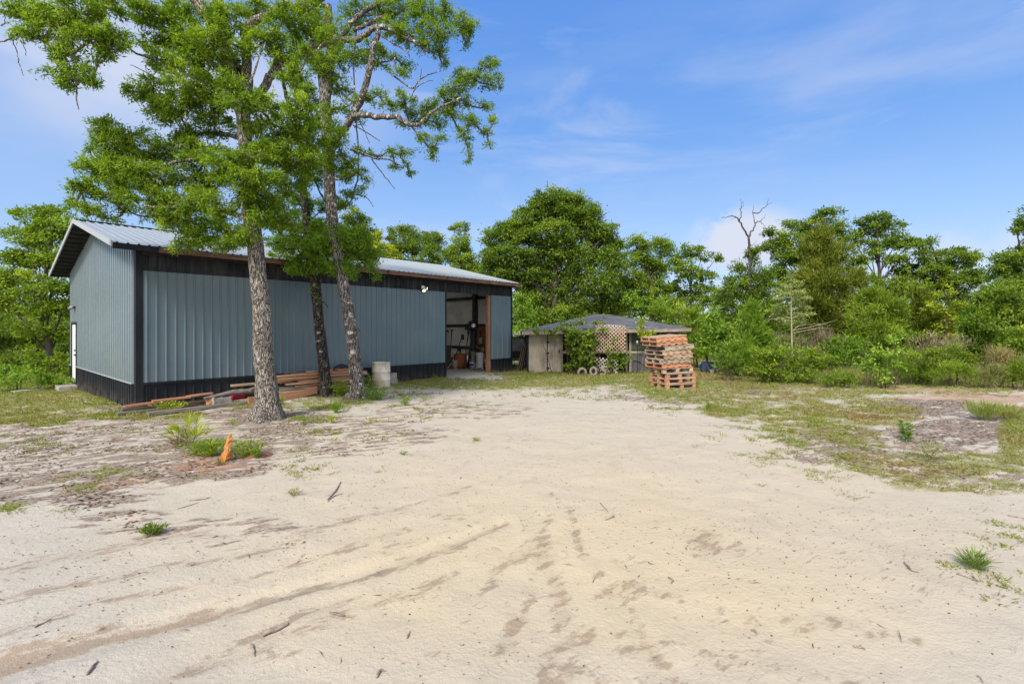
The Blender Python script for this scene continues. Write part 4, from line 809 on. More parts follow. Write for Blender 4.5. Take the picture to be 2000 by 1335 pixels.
# ------------------------------------------------------------------ plants
def blobs3(blobs, Y, rng, dj=.5):
    out = []
    for b in blobs:
        px, py, rx, ry = b[:4]; dY = b[4] if len(b) > 4 else rng.uniform(-dj, dj) * rx * Y / F
        Yb = Y + dY; c_ = W(px, py, Yb); k = Yb / F
        out.append((*c_, rx * k, (rx * .55 + ry * .45) * k, ry * k))
    return np.array(out)
def crown(blobs, Y, base, rng, L=.18, Wd=.075, cov=2.4, puff=.34, flat=.6, style='leaf', spr=.34, spx=.8, shrink=.94, uni=.22, tint=0., minz=None, dj=.5, jl=.25):
    B = blobs3(blobs, Y, rng, dj); B[:, 3:6] *= shrink
    area = math.pi * B[:, 3] * B[:, 5]; n = int(cov * area.sum() / (L * Wd * .27)); pn = np.maximum(2, (area / (puff * puff * 1.1)).astype(int))
    bi = np.repeat(np.arange(len(B)), pn); d = unit(rng.normal(size=(len(bi), 3))); d[:, 2] = d[:, 2] * .9 + .12
    r = rng.uniform(.30, 1.0, len(bi)) ** .6; Pc = B[bi, :3] + d * B[bi, 3:6] * r[:, None]
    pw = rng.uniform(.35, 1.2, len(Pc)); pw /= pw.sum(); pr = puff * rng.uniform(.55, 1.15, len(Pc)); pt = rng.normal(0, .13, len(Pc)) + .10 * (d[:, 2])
    k = rng.choice(len(Pc), n, p=pw); ax = unit(d * [1, 1, .35] * .9 + rng.normal(size=d.shape) * [.5, .5, .28] + [0, 0, -.05]); off = rng.normal(size=(n, 3)) * spr; off[:, 2] *= flat; off = off + ax[k] * rng.uniform(-1.25, 1.25, n)[:, None] * spx
    P = Pc[k] + off * pr[k][:, None]
    if uni > 0:                            # some leaves off the clumps, spread through the mass
        j = rng.choice(len(B), n, p=area / area.sum()); q = unit(rng.normal(size=(n, 3))) * rng.random((n, 1)) ** .4; sel = rng.random(n) < uni
        P = np.where(sel[:, None], B[j, :3] + q * B[j, 3:6] * .95, P)
    if minz is not None: P[:, 2] = np.maximum(P[:, 2], minz + rng.uniform(0, .2, n))
    out = unit(P - B[bi[k], :3]); ln = L * rng.uniform(.6, 1.3, n); wd = Wd * rng.uniform(.7, 1.25, n)
    if style == 'leaf':
        D = out * .3 + ax[k] * .35 + rng.normal(size=(n, 3)) * .72 + np.array([0, 0, -.12]); Nn = out * .35 + rng.normal(size=(n, 3)) * .5 + np.array([0, 0, .9])
    elif style == 'needle':
        D = out * .7 + rng.normal(size=(n, 3)) * .42 + np.array([0, 0, .65]); Nn = rng.normal(size=(n, 3))
    else:
        D = out * .2 + rng.normal(size=(n, 3)) * .45 + np.array([0, 0, .9]); Nn = rng.normal(size=(n, 3))
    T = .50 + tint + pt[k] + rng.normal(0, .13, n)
    V = leaf_quads(P - np.array(base), D, Nn, ln, wd)
    return V, T, Pc - np.array(base), bi, B
def catmull(pts, sub=5):
    pts = [Vector(p) for p in pts]; out = []
    for i in range(len(pts) - 1):
        p0, p1, p2, p3 = pts[max(i - 1, 0)], pts[i], pts[i + 1], pts[min(i + 2, len(pts) - 1)]
        for k in range(sub):
            t = k / sub; out.append(.5 * ((2 * p1) + (p2 - p0) * t + (2 * p0 - 5 * p1 + 4 * p2 - p3) * t * t + (3 * p1 - p0 - 3 * p2 + p3) * t ** 3))
    out.append(pts[-1]); return out
def limb(m, pts, rads, sub=4, n=8, wob=.05, jag=0.):
    P = catmull([(*p, ) for p in pts], sub); q = np.interp(np.linspace(0, len(rads) - 1, len(P)), range(len(rads)), rads)
    if jag: P = [P[0]] + [p + Vector([random.gauss(0, jag) for _ in range(3)]) for p in P[1:-1]] + [P[-1]]
    m.tube(P, list(q), n, True, wob)
def twigs(m, Pc, bi, B, base, rng, frac=.6, r0=.014, n=4):
    for i in range(len(Pc)):
        if rng.random() > frac: continue
        a = Vector(B[bi[i], :3] - np.array(base)); b = Vector(Pc[i]); mid = (a + b) / 2 + Vector((rng.normal() * .08, rng.normal() * .08, rng.normal() * .06 - .03)) * (b - a).length
        m.tube([a, mid, b, b + (b - mid) * .25], [r0 * 1.6, r0, r0 * .6, r0 * .25], n, False)
def tree(name, label, cat_, px, pyb, Y, blobs, mt, tr=.16, group=None, bk=None, seed=0, lean=0, stems=1, limbs=True, dead=None, bare=None, **kw):
    rng = np.random.default_rng(seed + 100); random.seed(seed)
    bx_ = (px - 1000) / F * Y; z0 = gz(bx_, Y); base = (bx_, Y, z0)
    t = thing(name, label, cat_, base, 0, group)
    V, T, Pc, bi, B = crown(blobs, Y, base, rng, minz=z0 + .02, **kw)
    tr = tr * (.62 if stems == 1 else 1)
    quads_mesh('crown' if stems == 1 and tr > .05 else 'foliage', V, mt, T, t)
    top = B[np.argmax(B[:, 2])]; m = MB(); cz = max(.3, np.average(B[:, 2], weights=B[:, 3]) - z0)
    bcx = np.average(B[:, 0], weights=B[:, 3]) - bx_
    if stems == 1:
        tp = [Vector((0, 0, -.1)), Vector((bcx * .15, 0, cz * .35)), Vector((bcx * .5 + rng.normal() * .05 * cz, 0, cz * .75)), Vector((top[0] - bx_, top[1] - Y, top[2] - z0)) * .97]
        limb(m, tp, [tr * 1.35, tr, tr * .8, tr * .2], 4, 10)
        if limbs:
            for b in B:
                c_ = Vector((b[0] - bx_, b[1] - Y, b[2] - z0)); f = min(.8, max(.25, (c_.z - .3 * b[5]) / max(tp[-1].z, .1) * .8))
                k = f * (len(tp) - 1); i = min(int(k), len(tp) - 2); a = tp[i].lerp(tp[i + 1], k - i)
                limb(m, [a, a.lerp(c_, .5) + Vector((0, 0, -.06 * (c_ - a).length)), c_], [tr * .42, tr * .28, tr * .12], 3, 6)
        twigs(m, Pc, bi, B, base, rng, .5, max(.010, tr * .07))
    else:
        for k in range(stems):
            b = B[rng.integers(len(B))]; c_ = Vector((b[0] - bx_ + rng.normal() * b[3] * .4, b[1] - Y, b[2] - z0 + b[5] * .5))
            s_ = Vector((c_.x * .55 + rng.normal() * .08, rng.normal() * .1, -.03)); limb(m, [s_, s_.lerp(c_, .5) + Vector((rng.normal() * .08, 0, 0)), c_], [tr, tr * .7, tr * .25], 3, 5)
        twigs(m, Pc, bi, B, base, rng, .25, .006)
    if dead: dead(m, base, Y)
    m.build('trunk' if stems == 1 else 'stems', bk or BARKF, t, True)
    return t
# ---- the three oaks in front of the barn
def oak(name, label, basepx, Y, trunk, limbs_, blobs, bkm, lm, seed, tint=0., cov=2.1, dY_top=0., twig_f=.8, flare=1., sub2=()):
    rng = np.random.default_rng(seed); random.seed(seed)
    b = Vector(((basepx[0] - 1000) / F * Y, Y, 0)); b.z = gz(b.x, Y); base = tuple(b)
    t = thing(name, label, 'tree', base)
    P = [W(x, y, Y) - b for x, y, r in trunk]; rr = [r * Y / F for *_, r in trunk]
    Pd = catmull(P, 7); rd = np.interp(np.linspace(0, len(rr) - 1, len(Pd)), range(len(rr)), rr); n = 44; vs = []; m = MB()
    for i, p in enumerate(Pd):
        h = max(p.z, 0); fl = flare * math.exp(-h / .20)
        for k in range(n):
            a = 2 * math.pi * k / n; lob = (max(0, math.cos(3.0 * a + seed)) ** 2 * .5 + max(0, math.cos(5 * a + 1.3)) * .35) * fl
            nz = float(fbm(k / n * 9 + seed, h * 1.7, 1.5, 3)) - .5; r = rd[i] * .87 * (1 + lob + fl * .22 + nz * .22)
            vs.append((p.x + r * math.cos(a), p.y + r * math.sin(a), p.z))
    fs = [(i * n + k, i * n + (k + 1) % n, (i + 1) * n + (k + 1) % n, (i + 1) * n + k) for i in range(len(Pd) - 1) for k in range(n)]
    m.poly(vs, fs); m.build('trunk', bkm, t, True)
    for lb in limbs_:
        dy0, dy1 = lb[0]; pts = lb[1]; mm = MB(); q = []
        for i, (x, y, r) in enumerate(pts): q.append(W(x, y, Y + dy0 + (dy1 - dy0) * i / (len(pts) - 1)) - b)
        limb(mm, q, [max(r * Y / F, .004) for *_, r in pts], 5, 14 if pts[0][2] > 5 else 6, .07, .012 if pts[0][2] > 4 else .006)
        mm.build('limb' if pts[0][2] > 4 else 'bare_twig', bkm, t, True)
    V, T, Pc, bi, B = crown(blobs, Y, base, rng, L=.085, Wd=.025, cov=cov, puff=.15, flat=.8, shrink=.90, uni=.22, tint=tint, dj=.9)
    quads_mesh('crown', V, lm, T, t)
    m = MB(); twigs(m, Pc, bi, B, base, rng, twig_f, .0065)
    for i in range(len(B)):               # boughs that carry each mass of leaves
        c_ = Vector(B[i, :3]) - b; j = min(range(len(B)), key=lambda j: (Vector(B[j, :3]) - b - c_).length if j != i and abs(B[j, 0] - b.x) < abs(B[i, 0] - b.x) else 9e9)
        o = Vector(B[j, :3]) - b
        if (o - c_).length > 2.6 or j == i: o = min(Pd, key=lambda p: (p - c_).length + abs(p.z - c_.z + .3))
        limb(m, [o, o.lerp(c_, .5) + Vector((0, 0, -.08)), c_], [.030, .022, .012], 3, 6, .05, .01)
    m.build('boughs', bkm, t, True); return t
oak('oak_tree', 'big oak with thick furrowed grey-brown trunk and root flare, nearest the barn corner', (527, 824), 10.36,
    [(524, 830, 30), (522, 805, 27), (521, 780, 24), (519, 740, 22), (515, 700, 20.5), (512, 640, 19.5), (510, 590, 18), (504, 540, 17.5), (500, 490, 17), (494, 440, 16.5), (489, 390, 16), (484, 330, 15), (479, 270, 14.5), (474, 215, 14), (472, 180, 13.5)],
    [((0, .3), [(474, 215, 12), (482, 165, 10), (481, 110, 9), (479, 62, 8.5), (492, 45, 8.5), (520, 32, 8), (556, 12, 8), (590, 12, 8), (640, -14, 7)]),
     ((0, -.4), [(474, 225, 12), (455, 150, 12), (432, 78, 12), (412, 40, 11), (392, 14, 10), (365, -18, 9), (330, -50, 7)]),
     ((0, .5), [(466, 190, 11), (440, 90, 10), (427, 40, 10), (426, -30, 9)]),
     ((0, .3), [(496, 200, 8), (522, 163, 8), (536, 138, 8), (566, 114, 7.5), (596, 100, 7), (632, 84, 7), (660, 74, 6)]),
     ((-.4, -1.2), [(365, -18, 9), (300, -40, 8), (230, -22, 6.5), (186, 28, 6), (160, 44, 5.5), (120, 47, 5), (70, 41, 4.5), (24, 28, 4.2), (-40, 14, 3.5)]),
     ((-1.2, -1.2), [(140, 46, 2.6), (142, 90, 2.2), (148, 140, 2), (150, 190, 1.2), (154, 214, .7)]),
     ((-1.2, -1.2), [(46, 55, 2.2), (38, 62, 1.6), (20, 76, 1.4), (-10, 84, 1)]), ((-1.2, -1.2), [(24, 77, 1), (34, 104, .8), (38, 126, .7), (46, 148, .5)]), ((-1.2, -1.2), [(42, 60, .9), (46, 84, .8), (51, 110, .5)]),
     ((-1.2, -1.3), [(2, 50, 1.1), (8, 46, .8), (12, 30, .5)]), ((0, 0), [(330, 165, 1.5), (300, 150, 1.2), (262, 130, .7), (255, 128, .5)]), ((0, 0), [(288, 142, .8), (284, 134, .5)]),
     ((-.2, -.5), [(487, 345, 4.5), (440, 322, 4), (380, 310, 3.4), (300, 330, 3), (230, 340, 2.4)]), ((0, -.6), [(493, 430, 4.5), (450, 415, 4), (380, 410, 3), (280, 400, 2.4)]),
     ((0, .4), [(486, 300, 5), (530, 278, 4.4), (580, 274, 3)]), ((.2, .4), [(484, 275, 5), (440, 262, 4.2), (380, 262, 3)])],
    [(55, 20, 55, 26, -1.2), (40, 58, 26, 16, -1.2), (105, 50, 48, 34, -1.3), (150, 25, 52, 34, -1.2), (205, 15, 42, 24, -1.), (175, 80, 50, 32, -1.2), (210, 70, 34, 26, -1.1), (236, 84, 22, 18, -1.1), (128, 105, 34, 30, -1.2),
     (118, 140, 26, 24, -1.3), (132, 165, 20, 22, -1.2), (165, 145, 20, 22, -1.2), (178, 165, 12, 14, -1.2), (75, 75, 24, 16, -1.2), (210, 103, 10, 16, -1.1), (190, 118, 22, 14, -1.1),
     (290, 28, 50, 34), (345, 60, 60, 46), (300, 85, 36, 22), (400, 100, 62, 50), (440, 45, 46, 40), (365, 20, 50, 26), (330, 120, 42, 36), (372, 165, 60, 42), (300, 170, 30, 24), (262, 178, 26, 18), (246, 172, 14, 9),
     (420, 190, 48, 40), (455, 130, 34, 34), (350, 215, 54, 34), (310, 225, 30, 24), (420, 245, 44, 28), (370, 258, 40, 20), (310, 208, 20, 14), (455, 175, 40, 30, -1.0), (470, 200, 36, 26, -1.1),
     (215, 250, 34, 20), (250, 268, 44, 26), (196, 262, 22, 12), (210, 290, 40, 26), (290, 300, 56, 30), (350, 290, 48, 28), (400, 305, 50, 26), (445, 330, 46, 36, -.9), (380, 345, 60, 36), (300, 345, 60, 38), (235, 335, 56, 36), (185, 330, 40, 30),
     (160, 372, 30, 24), (215, 380, 46, 30), (290, 392, 62, 30), (360, 400, 60, 32), (430, 400, 50, 38, -.9), (470, 350, 40, 34, -1.1), (400, 445, 50, 26), (455, 455, 44, 26), (345, 440, 28, 18), (380, 478, 26, 12), (440, 484, 34, 9), (480, 460, 28, 20, -.8), (245, 410, 30, 12), (352, 474, 12, 12), (345, 490, 10, 9),
     (520, 70, 40, 34), (560, 35, 44, 30), (540, 110, 30, 24), (500, 20, 40, 22), (600, 55, 40, 30), (510, 210, 40, 30, -.7), (500, 250, 34, 24, -.8), (548, 250, 50, 32), (590, 215, 40, 26), (548, 300, 54, 30), (510, 300, 34, 26, -.9), (600, 275, 44, 34), (585, 320, 50, 30),
     (480, 325, 30, 22, -.9), (495, 375, 34, 24, -.9), (498, 425, 34, 26, -.8), (140, 395, 16, 14), (175, 405, 36, 16), (210, 425, 22, 8), (320, 420, 50, 24), (400, 475, 50, 14), (450, 470, 40, 20), (370, 455, 36, 20), (520, 400, 40, 30, -.5), (530, 300, 40, 30), (250, 330, 60, 30), (560, 430, 36, 22), (480, 300, 26, 20, -1.0), (520, 350, 40, 30, -.9), (570, 360, 46, 30), (540, 395, 44, 26), (530, 430, 30, 24), (600, 20, 40, 22), (570, 150, 26, 18, -.4), (600, 110, 30, 20, -.4), (480, 100, 26, 26, -.5), (640, 70, 30, 20, -.3), (430, 60, 30, 26, -.6)],
    BARK1, LOAK, 11, .04, 2.9)
oak('oak_tree', 'slender dark-barked oak between the big oak and the pale lichen trunk', (640, 772), 14.0,
    [(640, 778, 15), (637, 755, 13), (633, 720, 12), (629, 680, 11.5), (624, 640, 11), (620, 600, 10.5), (616, 560, 11), (610, 520, 11), (603, 470, 10), (598, 420, 9), (592, 360, 8), (588, 300, 7.5), (583, 240, 7), (580, 180, 6.5), (577, 120, 6), (574, 60, 5)],
    [((0, -.5), [(604, 478, 4.5), (575, 460, 4), (545, 470, 2.5)]), ((0, -.5), [(612, 520, 4.5), (640, 500, 4), (680, 485, 2.5)]), ((0, .3), [(583, 240, 4.5), (560, 190, 4), (552, 130, 3)]),
     ((0, 0), [(580, 175, 3), (600, 166, 1.5), (612, 160, .7)]), ((-.1, -.3), [(622, 600, 2), (632, 590, 1.4), (640, 600, .8)])],
    [(540, 475, 26, 18, -.5), (580, 485, 40, 26, -.4), (630, 490, 46, 30, -.5), (670, 470, 44, 30, -.4), (700, 485, 36, 28), (600, 525, 44, 16), (665, 530, 44, 14), (720, 500, 20, 20), (640, 450, 40, 22), (560, 470, 36, 28), (545, 505, 26, 20), (600, 455, 44, 30), (640, 475, 44, 34), (680, 480, 44, 32), (610, 500, 46, 26), (655, 515, 40, 22), (702, 505, 32, 24), (700, 462, 34, 24), (725, 520, 18, 18), (733, 540, 7, 7), (575, 520, 30, 14), (630, 440, 30, 20), (740, 490, 16, 12), (690, 535, 20, 10),
     (588, 160, 30, 26), (560, 130, 26, 26), (600, 190, 26, 24), (575, 90, 28, 20), (560, 215, 22, 16), (610, 340, 30, 34), (590, 400, 34, 30), (640, 400, 30, 24), (540, 440, 24, 18), (613, 560, 8, 14), (622, 640 - 55, 7, 9)],
    BARK2, LBRI, 22, .0, 2.6)
oak('oak_tree', 'leaning oak with pale lichen patches on its trunk, right of the dark slender one', (702, 777), 13.4,
    [(706, 782, 18), (702, 765, 15.5), (697, 740, 14), (692, 700, 14), (688, 660, 13.5), (683, 620, 13), (676, 580, 12.5), (668, 540, 12.5), (660, 500, 12.5), (653, 460, 12.5), (648, 420, 12.5), (645, 380, 12), (643, 340, 12), (641, 300, 12), (638, 260, 12), (636, 220, 12), (633, 185, 11), (629, 150, 9), (624, 110, 7.5), (618, 70, 7), (614, 30, 6)],
    [((0, .2), [(637, 200, 9), (643, 150, 9), (645, 105, 9), (642, 60, 8), (640, 10, 7)]),
     ((0, -.5), [(645, 290, 6), (668, 258, 6.5), (684, 236, 6.5), (700, 205, 6), (712, 175, 6), (722, 135, 6), (728, 100, 5), (740, 60, 4.5)]),
     ((-.3, -.9), [(688, 226, 5.5), (710, 225, 5.5), (745, 228, 5), (772, 228, 4.6), (790, 238, 4.2), (815, 244, 3.5), (850, 215, 2.5), (900, 190, 2)]),
     ((0, -.5), [(640, 90, 6), (665, 78, 6), (700, 76, 6), (730, 56, 5.5), (752, 54, 5), (785, 70, 4.5), (815, 85, 3.5), (838, 104, 2.5)]),
     ((0, .2), [(670, 72, 5), (690, 42, 5), (715, 20, 5), (745, 8, 4.5), (775, 0, 4.2), (810, -12, 3.5)]),
     ((0, .2), [(690, 60, 4.2), (720, 46, 4.2), (745, 34, 4.2), (790, 20, 3)]),
     ((-.2, -.4), [(730, 60, 1.8), (760, 80, 1.6), (790, 98, 1.4), (800, 110, 1)]), ((-.2, -.5), [(760, 140, 1.6), (785, 160, 1.8), (806, 172, 1.6), (822, 154, 1.2), (856, 140, .8), (862, 138, .5)]),
     ((-.5, -.5), [(806, 172, 1), (818, 160, .9), (824, 132, .5)]), ((-.4, -.4), [(802, 190, 1.), (815, 170, 1.), (832, 160, .8), (846, 158, .5)]),
     ((0, -.3), [(690, 235, 1.5), (698, 205, 1.2), (712, 178, 1.)]), ((0, 0), [(676, 205, 1.2), (676, 185, 1), (680, 172, .6)]), ((0, 0), [(676, 190, .8), (686, 178, .5)]),
     ((0, -.3), [(684, 292, 2.4), (705, 298, 2.2), (735, 310, 1.8), (762, 312, 1.4), (790, 330, .9)]), ((-.1, -.2), [(725, 310, 1.4), (740, 330, 1.1), (756, 350, .8), (772, 370, .5)]),
     ((0, 0), [(690, 245, 1.2), (712, 256, 1), (742, 276, .6)]), ((0, 0), [(695, 380, 1.), (716, 386, .8), (730, 404, .5)]), ((0, 0), [(692, 250, 1), (706, 245, .9), (722, 280, .6)]), ((-.1, -.1), [(686, 646, 1.6), (697, 640, 1.4), (704, 648, .8)])],
    [(640, 130, 44, 34), (650, 60, 46, 34), (700, 30, 44, 26), (610, 110, 30, 24), (660, 170, 26, 20), (690, 110, 40, 26), (740, 20, 40, 22), (790, 18, 40, 22), (830, 30, 40, 30), (770, 50, 34, 20), (800, 66, 40, 24), (850, 62, 44, 26), (905, 40, 26, 20), (870, 22, 30, 18),
     (900, 55, 24, 14), (918, 60, 12, 22), (912, 86, 12, 12), (830, 90, 30, 14), (855, 100, 26, 12), (725, 95, 26, 20), (740, 120, 34, 16), (775, 140, 28, 8), (800, 128, 24, 7), (770, 110, 20, 8), (868, 126, 8, 6),
     (715, 190, 22, 10), (740, 185, 20, 9), (760, 205, 30, 12), (790, 196, 30, 14), (820, 218, 40, 18), (800, 240, 36, 12), (850, 240, 30, 16), (890, 170, 34, 20), (925, 150, 28, 14), (905, 150, 30, 16), (950, 130, 24, 14), (970, 120, 10, 12), (975, 160, 12, 22), (955, 165, 20, 14), (870, 195, 40, 14), (910, 200, 32, 14),
     (880, 222, 36, 14), (920, 235, 26, 14), (955, 210, 18, 12), (965, 235, 12, 12), (950, 258, 16, 12), (905, 262, 22, 14), (915, 285, 10, 12), (918, 310, 8, 14), (855, 272, 22, 10), (845, 290, 16, 14), (848, 308, 12, 8), (958, 282, 10, 10), (822, 265, 14, 12),
     (780, 300, 22, 10), (765, 292, 14, 8), (795, 318, 12, 12), (800, 338, 9, 10), (775, 330, 16, 8), (720, 303, 22, 8), (700, 290, 16, 12), (690, 200, 16, 14), (695, 225, 22, 14), (650, 250, 30, 20, -.7), (660, 280, 34, 26, -.8), (640, 310, 34, 26, -.8), (680, 320, 26, 28, -.6), (670, 345, 30, 18), (700, 335, 14, 12),
     (690, 375, 26, 14), (715, 350, 16, 8), (680, 400, 20, 14), (600, 300, 30, 26), (620, 240, 26, 20), (655, 210, 22, 18)],
    BARK3, LOAK, 33, .0, 2.1, twig_f=.9)
# ---- trees of the background
BG = 'trees behind the clearing'
T = tree
kw = dict(L=.17, Wd=.070, cov=3.9, puff=.46, uni=.3)
T('broadleaf_tree', 'spreading green tree beyond the left end of the barn, its trunk bare below', 'tree', 100, 735, 21, [(70, 425, 46, 20), (110, 412, 34, 12), (48, 462, 44, 24), (105, 455, 44, 26), (150, 440, 30, 24), (20, 505, 36, 16), (75, 500, 50, 28), (125, 505, 40, 30), (40, 545, 56, 26), (100, 555, 52, 30), (10, 590, 34, 22), (70, 600, 54, 24), (125, 600, 40, 26), (60, 645, 40, 18), (115, 650, 44, 18), (-30, 560, 50, 50)], LMID, .20, BG, seed=1, **kw)
T('broadleaf_tree', 'darker tree low behind the spreading tree at the left edge', 'tree', 30, 720, 30, [(20, 640, 60, 24), (90, 660, 60, 26), (0, 680, 60, 30), (60, 700, 70, 30), (130, 690, 50, 40), (-60, 640, 60, 60)], LDARK, .15, BG, seed=2, **kw)
T('green_bush', 'bright bush at the foot of the trees left of the barn', 'bush', 45, 760, 17, [(20, 725, 34, 18), (60, 735, 40, 14), (10, 748, 30, 12), (95, 742, 30, 12), (125, 745, 20, 10)], LBRI, .02, seed=3, stems=6, L=.12, Wd=.05, cov=2.2, puff=.25)
T('green_bush', 'olive bush against the far rear corner of the barn', 'bush', 118, 750, 19, [(118, 715, 26, 28), (85, 715, 34, 20), (60, 700, 26, 22), (132, 735, 16, 14)], LMID, .02, seed=4, stems=6, L=.14, Wd=.06, cov=2.2, puff=.28)
T('broadleaf_tree', 'dark tree crown rising over the barn roof right of the leaning oak', 'tree', 700, 640, 36, [(690, 425, 24, 24), (712, 448, 30, 18), (680, 455, 30, 26), (722, 470, 22, 16), (660, 480, 40, 26), (700, 495, 40, 24), (640, 500, 40, 30)], LDARK, .2, BG, seed=5, **kw)
T('broadleaf_tree', 'yellow-green tree top over the barn roof just left of the rounded pair', 'tree', 745, 640, 34, [(735, 465, 12, 14), (742, 490, 24, 20), (760, 505, 26, 18), (735, 515, 30, 16)], LYEL, .14, BG, seed=6, **kw)
T('broadleaf_tree', 'rounded tree crown over the middle of the barn roof', 'tree', 815, 640, 36, [(800, 452, 24, 14), (790, 475, 34, 24), (770, 500, 28, 26), (815, 480, 30, 26), (845, 470, 26, 22), (850, 500, 36, 26), (812, 515, 40, 20), (765, 462, 9, 12)], LDARK, .2, BG, seed=7, tint=.03, **kw)
T('broadleaf_tree', 'upright tree top over the roof between the rounded crown and the huge oak', 'tree', 900, 640, 35, [(897, 450, 16, 14), (900, 478, 22, 24), (885, 500, 24, 24), (910, 512, 28, 24), (895, 540, 50, 22), (925, 535, 18, 26)], LMID, .16, BG, seed=8, **kw)
T('broadleaf_tree', 'huge dense rounded oak standing between the barn and the shed', 'tree', 1085, 700, 29,
  [(1090, 388, 38, 18), (1060, 398, 34, 18), (1115, 398, 36, 18), (1150, 422, 34, 24), (1025, 432, 32, 24), (990, 452, 30, 22), (1185, 452, 26, 20), (1060, 392, 26, 14), (1120, 392, 22, 14), (1085, 415, 54, 24), (1045, 425, 34, 24), (1130, 420, 40, 26), (1020, 455, 40, 28), (1080, 455, 60, 32), (1145, 450, 44, 30), (975, 470, 36, 24), (1180, 470, 36, 26), (1000, 500, 50, 32), (955, 505, 24, 26), (1060, 500, 56, 34), (1125, 500, 56, 34), (1190, 505, 34, 28), (1205, 480, 18, 14),
   (1030, 540, 56, 32), (1100, 545, 60, 32), (1170, 550, 48, 34), (985, 540, 40, 26), (1060, 580, 60, 32), (1130, 590, 60, 34), (1190, 595, 36, 32), (1030, 600, 30, 36), (1080, 620, 60, 24), (1150, 625, 60, 20), (950, 535, 20, 22)], LDARK, .4, BG, seed=9, L=.17, Wd=.075, cov=4.6, puff=.50, uni=.38, tint=.02)
T('green_bush', 'bright low bush in the gap between the barn and the shed', 'bush', 1022, 705, 27, [(1020, 600, 22, 30), (1028, 640, 26, 24), (1012, 660, 20, 26), (1040, 625, 20, 20)], LBRI, .03, seed=10, stems=5, L=.16, Wd=.07, cov=2.2, puff=.3)
T('broadleaf_tree', 'loose green tree behind the shed roof, right of the huge oak', 'tree', 1265, 690, 32, [(1240, 470, 26, 12), (1262, 482, 24, 14), (1298, 482, 24, 14), (1250, 510, 40, 24), (1290, 520, 40, 26), (1235, 545, 34, 28), (1275, 560, 44, 30), (1240, 595, 44, 28), (1300, 600, 40, 30), (1215, 560, 20, 30)], LMID, .22, BG, seed=11, **kw)
T('broadleaf_tree', 'airy tree with sky showing through, left of the dead snag', 'tree', 1345, 690, 33, [(1350, 488, 30, 12), (1330, 505, 26, 16), (1372, 500, 24, 12), (1398, 505, 16, 8), (1345, 530, 36, 20), (1378, 540, 24, 18), (1330, 565, 34, 24), (1365, 575, 28, 20), (1385, 562, 16, 12), (1340, 605, 40, 26)], LMID, .17, BG, seed=12, tint=-.02, L=.19, Wd=.08, cov=2.6, puff=.42)
T('cedar_tree', 'dark ragged cedar growing round the foot of the dead snag', 'tree', 1462, 700, 26, [(1468, 500, 9, 22), (1464, 530, 26, 26), (1466, 505, 14, 20), (1485, 545, 24, 26), (1445, 560, 34, 26), (1440, 530, 16, 16), (1426, 548, 16, 8), (1470, 560, 30, 26), (1440, 570, 34, 18), (1418, 585, 22, 12), (1480, 600, 40, 30), (1430, 610, 40, 24), (1500, 570, 26, 24), (1510, 610, 30, 30), (1420, 640, 50, 28)], LDARK, .13, BG, seed=13, L=.20, Wd=.05, cov=2.2, puff=.32, tint=-.03)
def snag(px, Y):
    b = Vector(((px - 1000) / F * Y, Y, 0)); b.z = gz(b.x, Y); t = thing('dead_snag', 'bare dead tree top forking into crooked branches against the white cloud', 'dead tree', b)
    m = MB(); J = lambda pts: [W(x, y, Y) - b for x, y in pts]
    limb(m, [Vector((0, 0, -.1))] + J([(1463, 640), (1465, 560), (1464, 500), (1462, 462)]), [.10, .085, .075, .065, .055], 4, 8, .08, .02)
    for pts, r in (([(1462, 462), (1468, 452), (1474, 440), (1473, 425), (1470, 416), (1476, 418)][:5], .07), ([(1462, 462), (1452, 446), (1444, 432), (1438, 424), (1428, 421), (1420, 424), (1409, 425)], .075),
                   ([(1470, 416), (1480, 417), (1488, 408), (1498, 401), (1508, 396)], .045), ([(1444, 432), (1447, 418), (1446, 408), (1449, 398), (1446, 388)], .045), ([(1474, 436), (1484, 432), (1490, 438), (1496, 444)], .04), ([(1484, 432), (1492, 426), (1496, 418)], .025), ([(1446, 408), (1452, 402), (1451, 392)], .02), ([(1470, 416), (1472, 406), (1470, 398)], .02), ([(1438, 424), (1428, 430)], .02), ([(1498, 401), (1500, 392), (1501, 386)], .018), ([(1466, 480), (1474, 474), (1478, 470)], .02)):
        limb(m, J(pts), [r * .68, r * .5, r * .3, r * .14], 3, 6, .1, .02)
    m.build('trunk', mat('dark_dead_wood', (.075, .065, .06), (.04, .035, .034), .9, 8), t, True)
snag(1464, 25.5)
T('broadleaf_tree', 'wide oak with flat-topped crown behind the pale sapling', 'tree', 1590, 700, 30, [(1505, 450, 16, 9), (1520, 475, 22, 14), (1555, 440, 30, 11), (1580, 446, 26, 12), (1630, 412, 26, 10), (1615, 428, 26, 12), (1600, 460, 36, 18), (1548, 470, 34, 18), (1640, 450, 26, 18), (1535, 505, 34, 22), (1575, 500, 40, 24), (1515, 530, 26, 18), (1620, 500, 30, 26), (1545, 550, 40, 26), (1500, 484, 10, 8)], LDARK, .22, BG, seed=15, tint=.04, **kw)
T('broadleaf_tree', 'tall spreading oak with visible pale limbs right of the big olive cedar', 'tree', 1700, 700, 29, [(1712, 422, 26, 12), (1685, 432, 26, 10), (1740, 436, 26, 14), (1700, 450, 40, 16), (1755, 458, 22, 14), (1670, 470, 24, 16), (1728, 478, 34, 14), (1765, 482, 20, 12), (1785, 472, 12, 8), (1700, 490, 20, 10), (1742, 508, 30, 14), (1770, 520, 22, 16), (1665, 510, 22, 18), (1750, 540, 30, 16), (1780, 550, 26, 18), (1720, 560, 16, 10), (1738, 580, 40, 22), (1690, 600, 40, 24)], LDARK, .19, BG, seed=16, tint=.06, L=.19, Wd=.08, cov=3.2, puff=.42)
